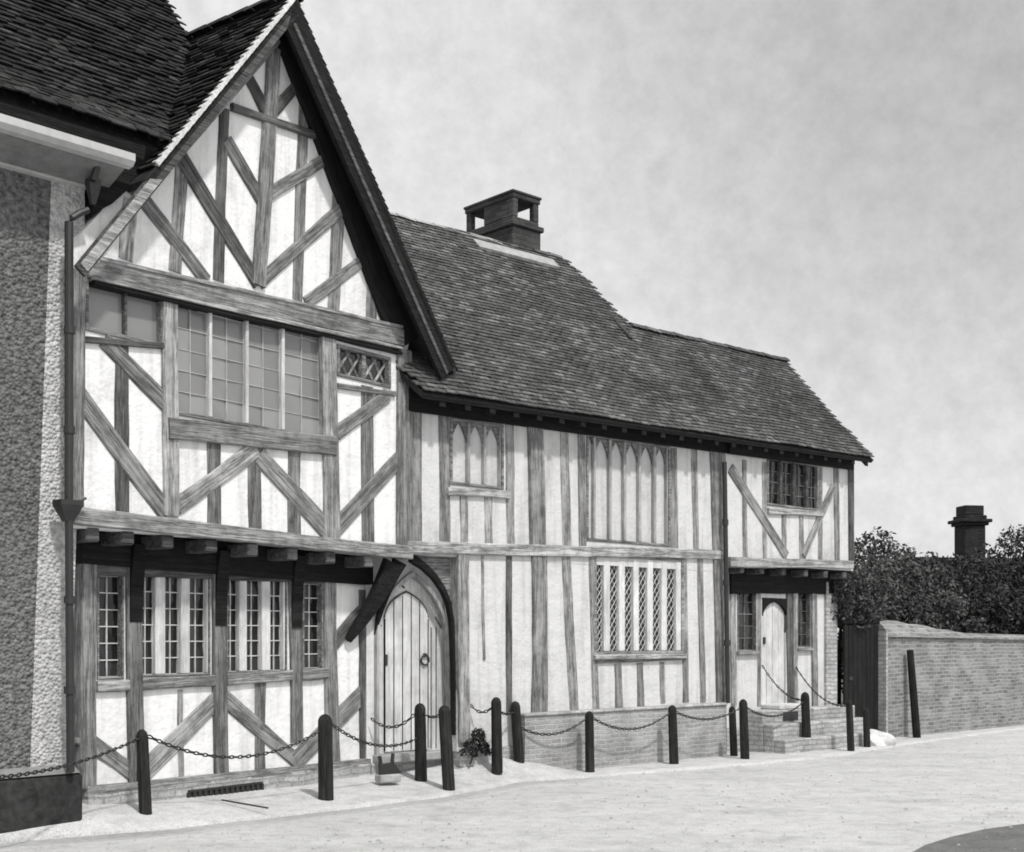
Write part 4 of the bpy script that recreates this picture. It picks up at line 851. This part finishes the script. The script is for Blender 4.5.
# ---------------------------------------------------------------- far house
fo = depth_pt(994, 50, 0); fh = thing('distant_house', 'distant dark roofed house with a tall corbelled brick chimney beyond the garden trees', 'house', loc=fo, rz=R(8))
mb = MB(); mb.box(-1.6, 9, .0, 6, 0, 3.2); mb.build('wall', 'brick_dark', fh)
mb = MB(); mb.prism([(-1.9, -.4, 3.1), (-1.9, 3, 4.95), (-1.9, 6.4, 3.1)], (11, 0, 0)); rf = mb.build('roof', 'tile_dark', fh)
mb = MB(); mb.cbox(-.38, .52, 1.6, 2.5, 3.5, 6.16, .03); mb.cbox(-.48, .62, 1.5, 2.6, 6.162, 6.28, .03); mb.cbox(-.58, .72, 1.4, 2.7, 6.282, 6.42, .03); mb.cbox(-.42, .56, 1.55, 2.55, 6.422, 6.58, .03); mb.cbox(-.34, .48, 1.65, 2.45, 6.582, 6.98, .03); mb.build('chimney', 'soot', rf)

# ================================================================== CAMERA, LIGHT
cam = bpy.data.cameras.new('camera'); co = bpy.data.objects.new('camera', cam); C.objects.link(co); bpy.context.scene.camera = co
co.location = (0, 0, CH); co.rotation_euler = (R(90), 0, 0); cam.sensor_width = 36; cam.lens = 36 * F / 1024; cam.shift_y = (YH - 426) / 1024; cam.clip_end = 2000
EL = R(54); az = Vector((.50, -.86, 0)).normalized(); sd = Vector((az.x * math.cos(EL), az.y * math.cos(EL), math.sin(EL)))
L = bpy.data.lights.new('sun', 'SUN'); L.energy = 2.6; L.angle = R(3.5); L.color = (1, .985, .96); lo = bpy.data.objects.new('sun', L); C.objects.link(lo); lo.rotation_euler = sd.to_track_quat('Z', 'Y').to_euler(); lo.location = (5, -5, 20)
w = bpy.data.worlds.new('World'); bpy.context.scene.world = w; w.use_nodes = True; nt = w.node_tree; nt.nodes.clear()
out = N(nt, 'ShaderNodeOutputWorld'); bg = N(nt, 'ShaderNodeBackground'); sky = N(nt, 'ShaderNodeTexSky'); sky.sky_type = 'NISHITA'; sky.sun_disc = False; sky.sun_elevation = EL; sky.sun_rotation = math.atan2(sd.x, sd.y)
sky.air_density = 1.0; sky.dust_density = 3.0; sky.ozone_density = 1.0
bw = N(nt, 'ShaderNodeRGBToBW'); nt.links.new(sky.outputs[0], bw.inputs[0])
tc = N(nt, 'ShaderNodeTexCoord'); mp = N(nt, 'ShaderNodeMapping'); mp.inputs['Scale'].default_value = (1, 1, 1.5); nt.links.new(tc.outputs['Generated'], mp.inputs[0])
n1 = noise(nt, mp.outputs[0], 2.2, 6, .6); cl = ramp(nt, n1, [(.3, 0.), (.75, 1.)])
mx = N(nt, 'ShaderNodeMix'); mx.data_type = 'FLOAT'; nt.links.new(mul(nt, mul(nt, cl, .06), .70, 'ADD'), mx.inputs[0]); nt.links.new(bw.outputs[0], mx.inputs[2]); mx.inputs[3].default_value = 5.6
fine_ = noise(nt, tc.outputs['Generated'], 45, 4, .7); mid_ = noise(nt, tc.outputs['Generated'], 9, 5, .7)
dp = N(nt, 'ShaderNodeVectorMath', operation='DOT_PRODUCT'); nt.links.new(tc.outputs['Generated'], dp.inputs[0]); dp.inputs[1].default_value = Vector((.44, 1, .56)).normalized()
skv = mul(nt, mx.outputs[0], ramp(nt, dp.outputs['Value'], [(.80, 1.0), (.93, .88), (1.0, .60)])); skv = mul(nt, skv, ramp(nt, fine_, [(.3, .90), (.7, 1.08)])); skv = mul(nt, skv, ramp(nt, mid_, [(.3, .98), (.7, 1.02)]))
nt.links.new(skv, bg.inputs[0]); bg.inputs[1].default_value = .15; nt.links.new(bg.outputs[0], out.inputs[0])
sc = bpy.context.scene; sc.view_settings.view_transform = 'Standard'; sc.view_settings.look = 'None'; sc.view_settings.exposure = .28; sc.view_settings.gamma = 1
sc.cycles.filter_width = 1.8; sc.cycles.use_denoising = True; sc.cycles.max_bounces = 6
